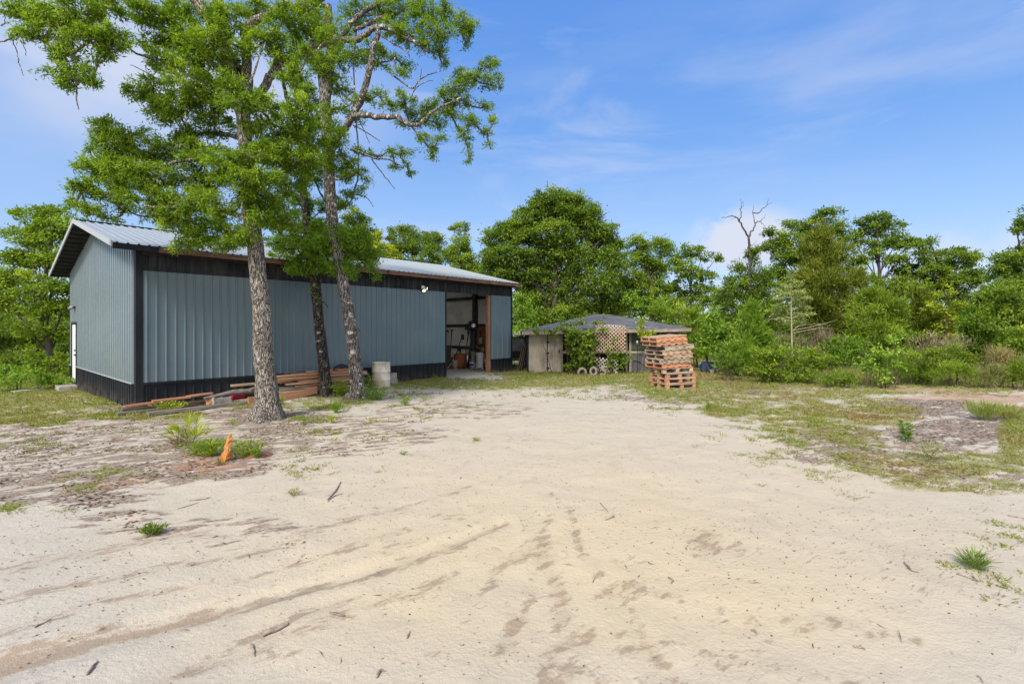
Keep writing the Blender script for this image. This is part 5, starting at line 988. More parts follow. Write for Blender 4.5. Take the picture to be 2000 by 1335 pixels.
T('cedar_tree', 'big olive-green cedar of feathery foliage behind the pale sapling', 'tree', 1625, 710, 24.5, [(1600, 445, 12, 22), (1608, 470, 24, 24), (1590, 500, 34, 28), (1625, 500, 34, 30), (1575, 540, 36, 30), (1615, 545, 50, 34), (1655, 550, 34, 34), (1590, 590, 40, 34), (1640, 600, 50, 36), (1600, 640, 44, 30), (1655, 645, 44, 28), (1565, 610, 22, 30)], LOLI, .16, BG, seed=17, style='needle', L=.22, Wd=.034, cov=4.0, puff=.42, flat=.9)
T('cedar_tree', 'dark green cedar low right of the big olive cedar', 'tree', 1715, 720, 21.5, [(1710, 575, 16, 20), (1700, 600, 32, 26), (1730, 605, 30, 24), (1690, 635, 40, 26), (1735, 640, 34, 26), (1710, 665, 52, 24), (1755, 625, 20, 24)], LMID, .12, BG, seed=18, style='needle', L=.22, Wd=.045, cov=4.0, puff=.34, flat=.9, tint=.02)
T('cedar_tree', 'narrow dark cedar between the low cedar and the yellow-tipped sapling', 'tree', 1790, 710, 23, [(1785, 580, 18, 20), (1790, 610, 26, 26), (1775, 640, 26, 24), (1800, 650, 28, 26), (1790, 680, 36, 22)], LOLI, .12, BG, seed=19, style='needle', L=.24, Wd=.045, cov=3.8, puff=.36, flat=.9, tint=-.06)
T('broadleaf_tree', 'dense green tree with a wind-swept top in the right background', 'tree', 1845, 700, 28, [(1858, 492, 24, 10), (1880, 498, 20, 10), (1835, 505, 26, 14), (1870, 515, 34, 16), (1900, 500, 10, 6), (1820, 530, 36, 22), (1865, 545, 44, 26), (1905, 545, 22, 20), (1830, 570, 44, 26), (1890, 585, 36, 24), (1800, 480, 14, 8), (1818, 472, 12, 7), (1803, 500, 18, 16), (1850, 610, 50, 26)], LDARK, .2, BG, seed=20, tint=.05, **kw)
T('broadleaf_tree', 'large tree leaving the frame at the right edge', 'tree', 2010, 715, 24, [(2000, 438, 20, 9), (1985, 450, 16, 7), (1995, 490, 26, 14), (1965, 505, 30, 16), (2010, 520, 40, 26), (1950, 530, 30, 18), (1985, 555, 44, 26), (1945, 570, 36, 20), (2020, 590, 50, 40), (1970, 600, 46, 26), (2060, 480, 50, 50), (2040, 430, 40, 24)], LDARK, .24, BG, seed=21, tint=.05, **kw)
T('broadleaf_tree', 'small tree with yellow-orange shoots among the cedars at right', 'tree', 1850, 710, 21.5, [(1828, 578, 16, 8), (1850, 572, 14, 8), (1820, 598, 14, 8), (1870, 596, 18, 8), (1840, 605, 28, 16), (1860, 630, 34, 18), (1835, 650, 36, 20)], LYEL, .05, BG, seed=22, L=.15, Wd=.065, cov=1.9, puff=.26, tint=-.12)
T('green_bush', 'feathery bright green bush before the tree at the right edge', 'bush', 1935, 735, 19.5, [(1930, 605, 36, 16), (1905, 630, 34, 20), (1955, 630, 40, 24), (1925, 665, 50, 28), (1975, 670, 44, 30), (1900, 690, 36, 22)], LBRI, .03, seed=23, stems=8, style='needle', L=.17, Wd=.035, cov=2.5, puff=.28, flat=.9, tint=-.12)
T('pine_tree', 'young bright conical pine right of the blue barrel', 'pine', 1462, 738, 19.5, [(1465, 600, 9, 18), (1452, 625, 14, 18), (1475, 625, 15, 18), (1462, 650, 30, 20), (1445, 675, 32, 22), (1485, 672, 32, 24), (1462, 700, 50, 22), (1430, 700, 26, 18)], LBRI, .07, seed=24, style='needle', L=.22, Wd=.036, cov=4.0, puff=.26, flat=.9, tint=.04)
T('green_bush', 'broad-leaved bright shrub between the pallets and the young pine', 'bush', 1405, 730, 21, [(1395, 605, 14, 14), (1385, 622, 18, 16), (1400, 645, 26, 20), (1425, 660, 22, 18), (1395, 680, 26, 22), (1370, 660, 22, 24)], LBRI, .03, seed=25, stems=6, L=.24, Wd=.09, cov=1.9, puff=.3, tint=-.02)
T('green_bush', 'mid-green shrub right behind the corner of the shed', 'bush', 1355, 725, 24, [(1300, 610, 30, 12), (1335, 620, 30, 24), (1360, 630, 26, 26), (1345, 660, 30, 26), (1375, 690, 26, 22)], LMID, .03, seed=26, stems=6, style='needle', L=.18, Wd=.045, cov=2.4, puff=.3, tint=.08)
T('green_bush', 'dense dark-based green bush at the edge of the clearing', 'bush', 1540, 748, 16.8, [(1500, 690, 34, 20), (1545, 690, 38, 20), (1515, 715, 44, 22), (1570, 715, 36, 20), (1540, 732, 56, 14), (1480, 720, 26, 16)], LMID, .025, seed=27, stems=10, L=.11, Wd=.045, cov=2.4, puff=.24, tint=.02)
T('green_bush', 'pale green low bush behind the grey planks', 'bush', 1660, 720, 19.5, [(1630, 680, 34, 20), (1670, 675, 36, 20), (1650, 700, 44, 18), (1610, 705, 26, 14)], LBRI, .02, seed=28, stems=8, L=.12, Wd=.045, cov=2.2, puff=.24, tint=-.14)
T('young_shrub', 'light green leafy shrub right of the grey planks', 'bush', 1722, 752, 15.6, [(1720, 690, 26, 14), (1748, 672, 14, 16), (1765, 655, 8, 9), (1705, 700, 22, 14), (1735, 705, 26, 16), (1718, 728, 28, 18), (1690, 712, 10, 6)], LBRI, .018, seed=29, stems=7, L=.12, Wd=.06, cov=1.8, puff=.2, tint=.1)
T('green_bush', 'small dark bush at the near edge right of the grey planks', 'bush', 1640, 752, 15.8, [(1635, 735, 26, 13), (1662, 742, 22, 10), (1610, 742, 18, 8)], LMID, .014, seed=30, stems=8, L=.09, Wd=.035, cov=2.0, puff=.18)
T('dark_potted_shrub', 'dark spiky plant in the shade left of the young pine', 'plant', 1425, 736, 17.8, [(1420, 705, 20, 13), (1432, 722, 20, 12), (1405, 716, 14, 10)], LDARK, .014, seed=31, stems=6, style='needle', L=.2, Wd=.04, cov=2.2, puff=.18, tint=-.1)
T('sapling', 'thin sapling with drooping leaves before the screened windows', 'sapling', 1254, 728, 20.7, [(1258, 650, 10, 10), (1264, 662, 16, 12), (1250, 640, 8, 10), (1248, 628, 6, 8), (1270, 648, 9, 7)], LYEL, .02, seed=32, L=.15, Wd=.055, cov=1.7, puff=.16, bk=DEADW)
def vine(label, blobs, Y, n, seed, stems_, cov=2.6):
    return T('climbing_vine', label, 'vine', n, 728, Y, blobs, LDARK, .016, seed=seed, stems=stems_, L=.13, Wd=.09, cov=cov, puff=.17, tint=.06)
vine('leafy vine climbing the lattice and the shed front', [(1135, 700, 22, 24), (1125, 675, 20, 24), (1146, 688, 18, 24), (1135, 655, 26, 14), (1150, 668, 14, 16), (1114, 716, 12, 12), (1152, 712, 10, 12), (1120, 646, 16, 7), (1170, 645, 18, 5), (1108, 662, 7, 12)], YS - .85, 1135, 41, 6)
vine('thin vine trailing over the shed roof and its eave', [(1060, 646, 28, 4), (1085, 643, 26, 5), (1110, 636, 18, 7), (1130, 630, 16, 7), (1140, 618, 6, 12), (1095, 622, 5, 12), (1172, 632, 22, 4), (1085, 655, 10, 7), (1040, 648, 16, 3)], YS - .75, 1110, 42, 3, 1.5)
vine('dull vine tangled in the right side of the lattices', [(1190, 684, 9, 10), (1198, 702, 8, 16), (1186, 714, 9, 10), (1212, 690, 7, 8), (1203, 664, 9, 6)], YS - 1.0, 1195, 43, 4, 1.3)
vine('bright sprig with large leaves right of the pale lattice', [(1215, 700, 12, 7), (1222, 708, 10, 8), (1212, 715, 9, 7), (1228, 695, 6, 5)], YS - .9, 1214, 44, 3, 1.7)
# pale sapling with tiers of level branches
def pale_sapling():
    Y = 19.8; rng = np.random.default_rng(5); random.seed(5); b = Vector(((1548 - 1000) / F * Y, Y, 0)); b.z = gz(b.x, Y)
    t = thing('pale_sapling', 'pale yellow-green sapling with a straight stem and level tiers of branches', 'sapling', b)
    m = MB(); limb(m, [Vector((0, 0, -.05))] + [W(x, y, Y) - b for x, y in ((1547, 690), (1546, 640), (1545, 590), (1544, 545))], [.035, .032, .028, .02, .008], 3, 6)
    bl = []
    for y, r in ((556, 20), (572, 30), (584, 42), (600, 38), (616, 40), (628, 26)):
        for s in (-1, 1, -1, 1):
            f = rng.uniform(.6, 1.0); x1 = 1545 + s * r * f; dy = rng.uniform(-1.2, 1.2); a = W(1545, y + 5, Y) - b; e = W(x1, y + rng.uniform(-5, 3), Y + dy * .6) - b
            m.tube([a, (a + e) / 2 + Vector((0, 0, .02)), e], [.011, .008, .004], 5)
            for k in range(2): bl.append((x1 - s * r * (.1 + .4 * k), y + rng.uniform(-3, 3), 9, 4.5, dy * (.6 - .25 * k)))
    bl += [(1545, 548, 8, 8, 0), (1500, 668, 18, 7, 0), (1530, 660, 14, 6, .2)]
    for pts in ([(1548, 645), (1575, 640), (1610, 632), (1636, 624)], [(1548, 645), (1560, 636), (1590, 632), (1620, 634)], [(1549, 650), (1570, 646), (1600, 640), (1626, 640)], [(1546, 626), (1520, 622), (1496, 624)]):
        m.tube([W(x, y, Y) - b for x, y in pts], [.014, .012, .008, .003][:len(pts)], 5)
    m.build('stem', mat('pale_bark', (.40, .36, .27), (.28, .25, .19), .85, 8), t, True)
    V, T_, *_ = crown(bl, Y, tuple(b), rng, L=.10, Wd=.05, cov=2.3, puff=.13, flat=.5); quads_mesh('crown', V, LPAL, T_, t)
pale_sapling()
T('dry_brush', 'grey-brown leafless brush under the pale sapling', 'bush', 1545, 715, 20.5, [(1530, 675, 30, 22), (1560, 690, 30, 20), (1545, 705, 30, 12)], LDRY, .012, seed=51, stems=14, style='up', L=.34, Wd=.014, cov=.75, puff=.25, tint=.1)
T('dry_brush', 'brown leafless brush below the big olive cedar', 'bush', 1612, 712, 21.5, [(1600, 670, 30, 26), (1630, 675, 26, 24), (1600, 695, 30, 14)], LDRY, .012, seed=52, stems=14, style='up', L=.40, Wd=.016, cov=.8, puff=.25, tint=-.08)
T('dry_brush', 'brown thicket rising from the tall grass in the right middle distance', 'bush', 1830, 720, 18.5, [(1800, 680, 30, 20), (1840, 675, 34, 24), (1870, 680, 26, 20), (1820, 700, 50, 14)], LDRY, .010, seed=53, stems=14, style='up', L=.32, Wd=.012, cov=.4, puff=.25, tint=.1)
T('dry_brush', 'rust-brown tuft of dead stalks near the right edge', 'bush', 1948, 740, 16.5, [(1950, 700, 16, 28), (1975, 712, 22, 20)], LTAL, .008, seed=54, stems=8, style='up', L=.30, Wd=.016, cov=1.3, puff=.18, tint=-.38)
m = MB(); p_ = G(1771, 745); limb(m, [Vector((0, 0, 0)), Vector((.10, 0, .38)), Vector((.20, 0, .60)), Vector((.34, 0, .72))], [.022, .018, .012, .005], 3, 6, .1, .01); limb(m, [Vector((.10, 0, .38)), Vector((.22, .05, .52)), Vector((.30, .1, .56))], [.015, .01, .004], 3, 5)
o = m.build('dead_stalk', mat('bleached_stalk', (.50, .42, .30), (.38, .31, .22), .85, 6), None, True); o.location = p_; tag(o, 'pale crooked dead stalk standing in the grass right of the light green shrub', 'dead branch')
for px_, pb_, Y_, bl_, mt_, lab_, kk in (
    (1240, 690, 29, [(1230, 590, 34, 24), (1265, 600, 34, 22), (1290, 605, 26, 18)], LBRI, 'yellow-green thicket showing over the middle of the shed roof', dict(L=.18, Wd=.07)),
    (1420, 700, 30, [(1400, 575, 30, 18), (1430, 590, 34, 20), (1385, 590, 22, 20)], LMID, 'low tree between the airy tree and the dead snag', dict(L=.18, Wd=.07)),
    (1520, 715, 23.5, [(1500, 610, 30, 30), (1520, 640, 34, 26), (1490, 650, 30, 26)], LDARK, 'dark shrub between the young pine and the pale sapling', dict(L=.17, Wd=.05)),
    (1590, 735, 18.6, [(1580, 700, 30, 14), (1600, 716, 34, 14), (1620, 700, 22, 12)], LMID, 'olive low shrub in front of the brown brush', dict(L=.11, Wd=.045)),
    (1780, 725, 19.5, [(1770, 660, 26, 20), (1800, 690, 34, 16), (1765, 690, 26, 18)], LMID, 'green shrub between the light shrub and the brown thicket', dict(L=.13, Wd=.05)),
    (1870, 735, 18.0, [(1850, 690, 30, 16), (1885, 700, 34, 16), (1825, 705, 26, 12)], LMID, 'yellowish weedy shrub among the tall grass', dict(L=.12, Wd=.035)),
    (1940, 720, 19.0, [(1920, 590, 30, 26), (1960, 580, 34, 28), (1990, 600, 34, 34), (1940, 630, 44, 30), (1985, 650, 36, 30)], LDARK, 'tall dark brush in front of the tree at the right edge', dict(L=.15, Wd=.055)),
    (1790, 742, 16.6, [(1775, 722, 26, 14), (1805, 728, 26, 12), (1790, 705, 18, 14)], LMID, 'yellowish weeds at the edge of the red dirt, left of the brown thicket', dict(L=.13, Wd=.022, style='needle', tint=-.1)),
    (1865, 746, 16.0, [(1845, 728, 26, 14), (1880, 730, 28, 12), (1862, 712, 16, 12)], LMID, 'green weeds at the edge of the red dirt below the brown thicket', dict(L=.13, Wd=.022, style='needle')),
    (1925, 748, 15.6, [(1915, 735, 24, 10), (1940, 728, 26, 14)], LTAL, 'straw-coloured weeds before the rust-brown tuft', dict(L=.16, Wd=.016, style='needle', tint=-.1)),
    (1990, 750, 15.4, [(1985, 730, 26, 14), (2010, 720, 26, 20)], LMID, 'weeds at the right edge of the frame above the red dirt', dict(L=.14, Wd=.022, style='needle', tint=-.1)),
    (1600, 700, 27, [(1550, 560, 34, 26), (1660, 570, 36, 30), (1690, 545, 26, 24), (1740, 560, 30, 26), (1790, 570, 34, 28)], LMID, 'mid-green understory trees filling in between the big cedar and the spreading oak', dict(L=.17, Wd=.065)),
    (1985, 738, 17.5, [(1990, 660, 30, 30), (2010, 700, 34, 26), (1965, 690, 22, 20)], LMID, 'green shrub low at the right edge of the frame', dict(L=.14, Wd=.05)),
    (1680, 742, 17.2, [(1690, 735, 20, 10), (1670, 744, 20, 8)], LYEL, 'small yellowish weed clump before the grey planks', dict(L=.09, Wd=.03))):
    T('green_bush', lab_, 'bush', px_, pb_, Y_, bl_, mt_, .02, seed=int(px_), stems=6, **{**dict(cov=2.6, puff=.28, tint=.02), **kk})
# ---- far wood that reads as one mass
rng = np.random.default_rng(77)
bl = [(x + rng.uniform(-20, 20), 628 + rng.uniform(-14, 22), 60, rng.uniform(26, 46), rng.uniform(-2, 4)) for x in range(-200, 2300, 42)] + [(x + rng.uniform(-20, 20), 675, 60, 26, rng.uniform(-2, 3)) for x in range(-200, 2300, 60)]
V, T_, *_ = crown(bl, 40, (0, 0, 0), rng, L=.34, Wd=.16, cov=1.7, puff=.8); o = quads_mesh('far_woods', V, LMID, T_ + .04); tag(o, 'continuous far wood closing the view behind the clearing', 'woods', kind='stuff')
# ---- small plants in front
def weed(px, py, h, n, L_, W_, mt, label, seed, name='weed', cat_='plant', spread=.5, up=.8, tint=.0, droop=0., cl=1):
    rng = np.random.default_rng(seed); p = G(px, py); p.z = float(gsurf(p.x, p.y)) ; t = thing(name, label, cat_, p)
    u_ = rng.uniform(0, 1, n); az = rng.uniform(0, 2 * math.pi, n); r = spread * h * rng.uniform(0, 1, n) ** .8
    P = np.stack([np.cos(az) * r * (.25 + .75 * u_), np.sin(az) * r * (.25 + .75 * u_), u_ * h * (1 - .3 * r / (spread * h + 1e-6))], 1) * np.array([1, 1, 1])
    D = np.stack([np.cos(az), np.sin(az), np.full(n, up)], 1) + rng.normal(size=(n, 3)) * .35; D[:, 2] -= droop * rng.random(n)
    Nn = rng.normal(size=(n, 3)) * .4 + np.array([0, 0, 1.]); V = leaf_quads(P, D, Nn, L_ * rng.uniform(.6, 1.3, n), W_ * rng.uniform(.7, 1.3, n))
    quads_mesh('leaves', V, mt, .5 + tint + rng.normal(0, .16, n), t)
    m = MB()
    for k in range(max(3, n // 40)):
        a = rng.uniform(0, 6.28); q = rng.uniform(.2, .9) * spread * h; m.tube([(0, 0, -.01), (math.cos(a) * q * .4, math.sin(a) * q * .4, h * .5), (math.cos(a) * q, math.sin(a) * q, h * .95)], [.005, .004, .002], 4)
    m.build('stems', mat('green_stem', (.16, .18, .06), (.12, .13, .05), .8, 8), t); return t
def palmetto(px, py, label):
    rng = np.random.default_rng(9); p = G(px, py); p.z = float(gsurf(p.x, p.y)); t = thing('palmetto', label, 'palmetto', p); PP, DD, LL = [], [], []; m = MB()
    for k in range(13):
        a = rng.uniform(0, 6.28); e = rng.uniform(.35, 1.2); hd = Vector((math.cos(a) * math.cos(e), math.sin(a) * math.cos(e), math.sin(e))); tip = hd * rng.uniform(.18, .36)
        m.tube([(0, 0, 0), tuple(tip * .5 + Vector((0, 0, .02))), tuple(tip)], [.006, .005, .004], 4); s = hd.cross(Vector((0, 0, 1))).normalized(); n_ = 17
        for j in range(n_):
            f = (j / (n_ - 1) - .5) * 2.3; d = hd * math.cos(f) + s * math.sin(f); PP.append(tip); DD.append(d + Vector((0, 0, .12))); LL.append(rng.uniform(.18, .30))
    n = len(PP); V = leaf_quads(np.array(PP), np.array(DD), rng.normal(size=(n, 3)) * .3 + np.array([0, 0, 1.]), np.array(LL), np.full(n, .015)); quads_mesh('fronds', V, LYEL, .52 + rng.normal(0, .2, n), t); m.build('stalks', mat('green_stem', (.16, .18, .06)), t)
palmetto(375, 872, 'yellow-green palmetto with spiky fans on the pale sand')
weed(412, 893, .24, 560, .06, .022, LMID, 'feathery green shrublet right behind the palmetto', 61, 'shrublet', spread=1.25, tint=.18)
weed(382, 892, .22, 260, .05, .020, LMID, 'low green sprawl at the front of the palmetto', 62, 'shrublet', spread=1.3, tint=.15)
weed(346, 873, .14, 70, .11, .014, LGRA, 'dead orange frond tuft left of the palmetto', 63, 'dead_fronds', spread=1.0, tint=-.45)
weed(478, 893, .24, 420, .055, .020, LMID, 'green weed behind the orange stump spike', 64, spread=1.5, tint=.12)
weed(432, 908, .07, 60, .07, .008, LGRA, 'small grass tuft at the foot of the orange stump spike', 65, 'grass_tuft', 'grass tuft', spread=1.1, tint=-.1)
weed(500, 896, .15, 120, .05, .02, LMID, 'little weed between the stump spike and the red ant mound', 66, tint=.1)
weed(370, 768, .46, 420, .09, .035, LMID, 'fern-like weed growing against the black wainscot', 67, spread=.62, tint=.02)
weed(472, 762, .42, 300, .09, .035, LMID, 'leafy weed behind the tan plank left of the big oak', 68, spread=.6, tint=-.05)
weed(393, 765, .2, 120, .08, .04, LMID, 'small weed right of the fern-like one at the black wainscot', 69, spread=.8, tint=.1)
weed(605, 772, .42, 460, .08, .03, LBRI, 'bright weed before the lumber pile left of the dark trunk', 70, spread=.75, tint=-.1)
weed(665, 775, .46, 520, .08, .03, LMID, 'green weeds between the two slender trunks', 71, spread=.8, tint=.12)
weed(735, 782, .38, 520, .075, .03, LBRI, 'bright weeds at the foot of the rusty drum', 72, spread=1.2, tint=-.1)
weed(722, 762, .5, 240, .075, .03, LBRI, 'tall weed between the lichen trunk and the brown drum', 73, spread=.5, tint=-.05)
weed(658, 806, .26, 240, .06, .024, LBRI, 'light green weed in the sand before the two slender trunks', 74, spread=.7, tint=-.02)
weed(592, 830, .15, 60, .05, .02, LMID, 'tiny dark weed in the sand right of the big root flare', 75, spread=.7)
weed(648, 826, .16, 60, .06, .018, LYEL, 'tiny yellow weed in the sand right of the big oak', 76, spread=.5, tint=.1)
weed(790, 792, .22, 200, .06, .02, LBRI, 'light green weed at the edge of the drive below the drum', 77, spread=1., tint=-.05)
weed(455, 832, .12, 50, .06, .014, LMID, 'small weed at the left of the big root flare', 78, spread=.7, tint=.2)
weed(330, 805, .26, 380, .07, .026, LYEL, 'yellow-green weeds before the leftmost board stack', 79, spread=1.5, tint=0)
weed(545, 790, .2, 160, .07, .025, LBRI, 'light weeds right of the big oak trunk by the orange plank', 80, spread=1., tint=-.05)
weed(408, 768, .3, 260, .07, .03, LBRI, 'bright weed among the boards before the concrete block', 81, spread=1., tint=-.1)
weed(298, 1043, .08, 260, .050, .010, LMID, 'lone green tuft on the open sand at lower left', 82, 'grass_tuft', 'grass tuft', spread=1.5, tint=-.22)
weed(1902, 1112, .11, 260, .10, .006, LMID, 'lone spiky grass tuft at the lower right of the sand', 83, 'grass_tuft', 'grass tuft', spread=1.0, tint=-.2)
weed(1769, 862, .36, 130, .11, .03, LBRI, 'single upright leafy weed on the ash-grey litter', 84, spread=.28, up=.6, tint=-.12)
weed(1815, 900, .22, 160, .17, .006, LGRA, 'wispy pale grass tuft on the grey litter at right', 85, 'grass_tuft', 'grass tuft', spread=1.0, tint=.1)
weed(1925, 822, .30, 520, .20, .012, LGRA, 'big yellow-green bunch of grass by the ash heap', 86, 'grass_tuft', 'grass tuft', spread=1.3, up=1.6, tint=.3)
weed(1965, 822, .28, 260, .18, .012, LGRA, 'olive-brown bunch of grass right of the big yellow-green one', 87, 'grass_tuft', 'grass tuft', spread=1.2, up=1.6, tint=-.05)
weed(1385, 800, .16, 130, .06, .02, LMID, 'small green weed at the right edge of the drive', 88, spread=.8, tint=.15)
weed(930, 862, .05, 70, .05, .008, LGRA, 'small flat tuft in the middle of the drive', 89, 'grass_tuft', 'grass tuft', spread=1.6, tint=0)
weed(788, 888, .05, 50, .05, .008, LMID, 'tiny green tuft at the left of the drive', 90, 'grass_tuft', 'grass tuft', spread=1.6, tint=0)
weed(575, 968, .07, 120, .06, .005, LGRA, 'dry wispy tuft on the sand at lower left centre', 91, 'grass_tuft', 'grass tuft', spread=1.6, tint=-.1)
# ---- grass, tall grass, leaf litter
def scatter(n, rng, x0, x1, y0, y1, pw=1.):
    y = y0 + (y1 - y0) * rng.random(n) ** pw; x = rng.uniform(-1, 1, n) * (y * 1.12 + 1.5); k = (x > x0) & (x < x1); return x[k], y[k]
rng = np.random.default_rng(200)
def tufts(x, y, nb, Lb, Wb, lean, tintf):
    n = len(x); k = np.repeat(np.arange(n), nb); m_ = len(k); sz = rng.uniform(.5, 1.35, n)[k]; az = rng.uniform(0, 2 * math.pi, m_); rr = rng.uniform(0, .05, m_) * sz
    xx = x[k] + np.cos(az) * rr; yy = y[k] + np.sin(az) * rr; P = np.stack([xx, yy, gsurf(xx, yy) - .004], 1)
    D = np.stack([np.cos(az) * lean, np.sin(az) * lean, np.ones(m_)], 1) + rng.normal(size=(m_, 3)) * .3; D[:, 2] = np.abs(D[:, 2]) + .1
    return leaf_quads(P, D, rng.normal(size=(m_, 3)), Lb * sz * rng.uniform(.5, 1.3, m_), Wb * rng.uniform(.6, 1.4, m_)), tintf(xx, yy) + rng.normal(0, .15, m_)
VV, TT = [], []
for n, y0, y1, nb, Lb, Wb, lean in ((130000, 3.2, 12, 6, .045, .0085, 1.7), (110000, 8, 26, 6, .085, .012, 1.0), (26000, 18, 40, 6, .14, .022, .8)):
    x, y = scatter(n, rng, -30, 34, y0, y1, .75); mk = masks(x, y); pr = mk[5]; nz = fbm(x * 1.0, y, 1.9, 5) * .55 + fbm(x, y, 7, 2) * .45
    keep = rng.random(len(x)) < np.clip((pr + (nz - .5) * 2.4 - .45) * 1.7, 0, 1) * (pr > .04) * (1 - .6 * np.clip(mk[2], 0, 1))
    keep &= ~((((x - A0.x) * U.x + (y - A0.y) * U.y) > 0) & (((x - A0.x) * U.x + (y - A0.y) * U.y) < L) & (((x - A0.x) * V_.x + (y - A0.y) * V_.y) > -.02) & (((x - A0.x) * V_.x + (y - A0.y) * V_.y) < SF))
    keep &= ~((x > sb.x) & (x < sb.x + XR) & (y > YS))
    V, T_ = tufts(x[keep], y[keep], nb, Lb, Wb, lean, lambda a, b: .02 + .85 * fbm(a, b, .9, 4) + .1 * (a < 5)); VV.append(V); TT.append(T_)
o = quads_mesh('grass', np.concatenate(VV), LGRA, np.concatenate(TT)); tag(o, 'sparse yellow-green grass and low weeds over the sand', 'grass', kind='stuff')
n = 10500; px = rng.uniform(1560, 2120, n); py = rng.uniform(692, 752, n); py = np.where(px < 1740, np.maximum(py, 715), py); Y_ = HC * F / (py - HY); x = (px - 1000) / F * Y_; y = Y_
hh = .34 + .75 * np.clip((752 - py) / 50, 0, 1); nb = 9; k = np.repeat(np.arange(n), nb); az = rng.uniform(0, 6.28, len(k)); xx = x[k] + rng.normal(0, .09, len(k)); yy = y[k] + rng.normal(0, .09, len(k))
D = np.stack([np.cos(az) * .38, np.sin(az) * .38, np.ones(len(k))], 1) + rng.normal(size=(len(k), 3)) * .14
V = leaf_quads(np.stack([xx, yy, gsurf(xx, yy)], 1), D, rng.normal(size=(len(k), 3)), hh[k] * rng.uniform(.35, 1.1, len(k)), .014 * rng.uniform(.7, 1.6, len(k)), .12)
o = quads_mesh('tall_grass', V, LTAL, .02 + .9 * fbm(xx, yy, .7, 4) + rng.normal(0, .15, len(k)) - .15 * (hh[k] > .6)); tag(o, 'tall mixed green and straw-coloured grass along the right edge of the clearing', 'tall grass', kind='stuff')
LLIT = leafmat('leaf_litter_bits', [(0, (.035, .025, .02)), (.3, (.12, .08, .06)), (.45, (.24, .11, .06)), (.55, (.18, .14, .11)), (.7, (.26, .215, .18)), (1, (.42, .38, .33))], .05, .8)
def chips(x, y, L0, L1, W0, T0):
    n = len(x); az = rng.uniform(0, 6.28, n); D = np.stack([np.cos(az), np.sin(az), rng.normal(0, .12, n)], 1)
    return leaf_quads(np.stack([x, y, gsurf(x, y) + .004], 1), D, np.stack([rng.normal(0, .3, n), rng.normal(0, .3, n), np.ones(n)], 1), rng.uniform(L0, L1, n), W0 * rng.uniform(.5, 1.5, n)), T0 + rng.normal(0, .25, n)
x, y = scatter(150000, rng, -20, 26, 3.5, 22, .8); mk = masks(x, y); nz = fbm(x, y, 2.2, 5); keep = rng.random(len(x)) < np.clip((mk[1] + (nz - .5) * 2.6 - .42) * 1.8, 0, 1) * (mk[1] > .1)
V1, T1_ = chips(x[keep], y[keep], .03, .09, .022, .45)
x, y = scatter(34000, rng, -20, 20, 2.6, 16, .8); keep = rng.random(len(x)) < .12 + .5 * (fbm(x, y, .9, 3) > .55); V2, T2_ = chips(x[keep], y[keep], .008, .030, .008, .25)
x, y = scatter(1500, rng, -20, 20, 2.6, 16, .8); V3, T3_ = chips(x, y, .05, .14, .006, .35)
o = quads_mesh('leaf_litter', np.concatenate([V1, V2, V3]), LLIT, np.concatenate([T1_, T2_, T3_])); tag(o, 'brown and grey leaf bits and bark crumbs scattered on the sand', 'leaf litter', kind='stuff')
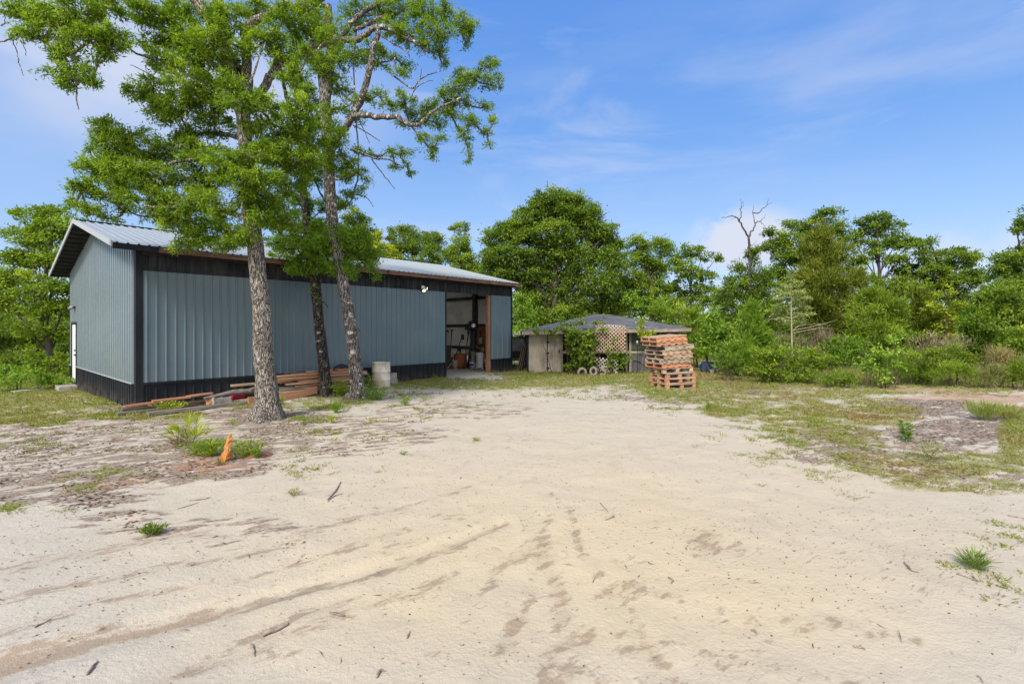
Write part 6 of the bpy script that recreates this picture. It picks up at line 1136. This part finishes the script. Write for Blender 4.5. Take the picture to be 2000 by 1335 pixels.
# ---- sticks one can count
sticks = [([(513, 1232), (530, 1228), (548, 1222), (563, 1214)], .026, 'thick broken stick lying at the lower left of the drive'), ([(640, 978), (655, 962), (666, 942)], .018, 'grey forked stick left of the drive, upper piece'),
          ([(640, 981), (652, 972), (670, 966)], .012, 'grey stick touching the foot of the forked stick'), ([(170, 1318), (180, 1306), (190, 1292)], .014, 'short dark stick near the bottom left corner'),
          ([(1172, 982), (1182, 994), (1190, 1004)], .010, 'thin brown twig pointing right in the middle of the drive'), ([(1182, 1018), (1192, 1014), (1200, 1010)], .010, 'short twig just below the thin brown one mid-drive'),
          ([(1766, 1102), (1774, 1112), (1780, 1118), (1795, 1122)], .014, 'dark hooked twig on the sand at lower right'), ([(1666, 1262), (1678, 1264), (1690, 1268)], .014, 'small dark dead leaf stick at the lower right of the sand'),
          ([(1908, 1317), (1915, 1320), (1921, 1330)], .008, 'tiny dark twig near the bottom right corner'), ([(1868, 1123), (1890, 1130), (1912, 1138)], .007, 'long thin twig below the spiky tuft'),
          ([(1968, 1008), (1985, 1011), (2003, 1014)], .012, 'dark stick at the right edge above the spiky tuft'), ([(1480, 895), (1510, 898), (1540, 896)], .010, 'long thin stick at the right edge of the drive among sprigs'),
          ([(370, 975), (395, 973), (412, 969)], .012, 'dark straight stick on the sand below the orange stump'), ([(345, 992), (368, 985), (390, 978)], .007, 'thin long twig below the dark straight stick'),
          ([(410, 1050), (418, 1049), (426, 1046)], .010, 'short brown stick right of the lone green tuft'), ([(68, 1228), (80, 1222), (100, 1212)], .011, 'dark twig left of the brown tyre streak'),
          ([(490, 1250), (494, 1262), (497, 1276)], .014, 'short grey stick pointing down below the thick broken stick'), ([(736, 1325), (742, 1312), (752, 1313)], .012, 'curled dark twig at the bottom left of centre'),
          ([(644, 1193), (660, 1196), (672, 1198)], .016, 'small grey stick on the sand above the thick broken stick'), ([(795, 1246), (798, 1238), (801, 1231)], .010, 'small upright-lying brown twig in the centre foreground'),
          ([(600, 848), (625, 842), (650, 843)], .012, 'reddish twig on the pale sand right of the big oak'), ([(610, 850), (640, 850), (662, 846)], .014, 'curved dead root strip below the reddish twig'), ([(1305, 1120 + 6), (1314, 1132), (1310, 1138)], .012, 'dark curled leaf beside the damp patches'), ([(1466, 1228), (1474, 1230), (1478, 1238)], .013, 'small rust-brown leaf curl near the bottom centre')]
TW = mat('twig_bark', (.30, .245, .20), (.17, .14, .115), .9, 20)
for pts, r, lab in sticks:
    r *= .62
    q = [G(x, y) for x, y in pts]; b = q[0].copy(); b.z = float(gsurf(b.x, b.y)); m = MB()
    P = [Vector((p.x - b.x, p.y - b.y, float(gsurf(p.x, p.y)) - b.z + r * .8)) for p in q]; limb(m, P, [r * .7, r, r * .8, r * .35], 3, 7, .12, r * .25)
    o = m.build('stick', TW, None, True); o.location = b; tag(o, lab, 'stick', 'sticks lying on the sand')
p_ = G(505, 890); m = MB(); m.lathe([(.22, -.03), (.15, .015), (.08, .035), (.0, .04)], 20); o = m.build('ant_mound', mat('red_clay', (.26, .12, .075), (.20, .10, .065), .95, 14, bump=.8), None, True); o.location = (p_.x, p_.y, float(gsurf(p_.x, p_.y))); tag(o, 'low red clay mound right of the orange stump spike', 'mound')
p_ = G(682, 779); m = MB(); m.poly([(-.12, 0, 0), (.14, .0, 0), (.08, .1, 0), (.07, .0, .2), (.02, .02, .19)], [(0, 1, 3, 4), (1, 2, 3), (2, 0, 4, 3), (0, 2, 1)]); o = m.build('bark_slab', DEADW); o.location = (p_.x, p_.y - .25, float(gsurf(p_.x, p_.y - .25))); tag(o, 'grey slab of bark leaning at the foot of the lichen trunk', 'bark slab')
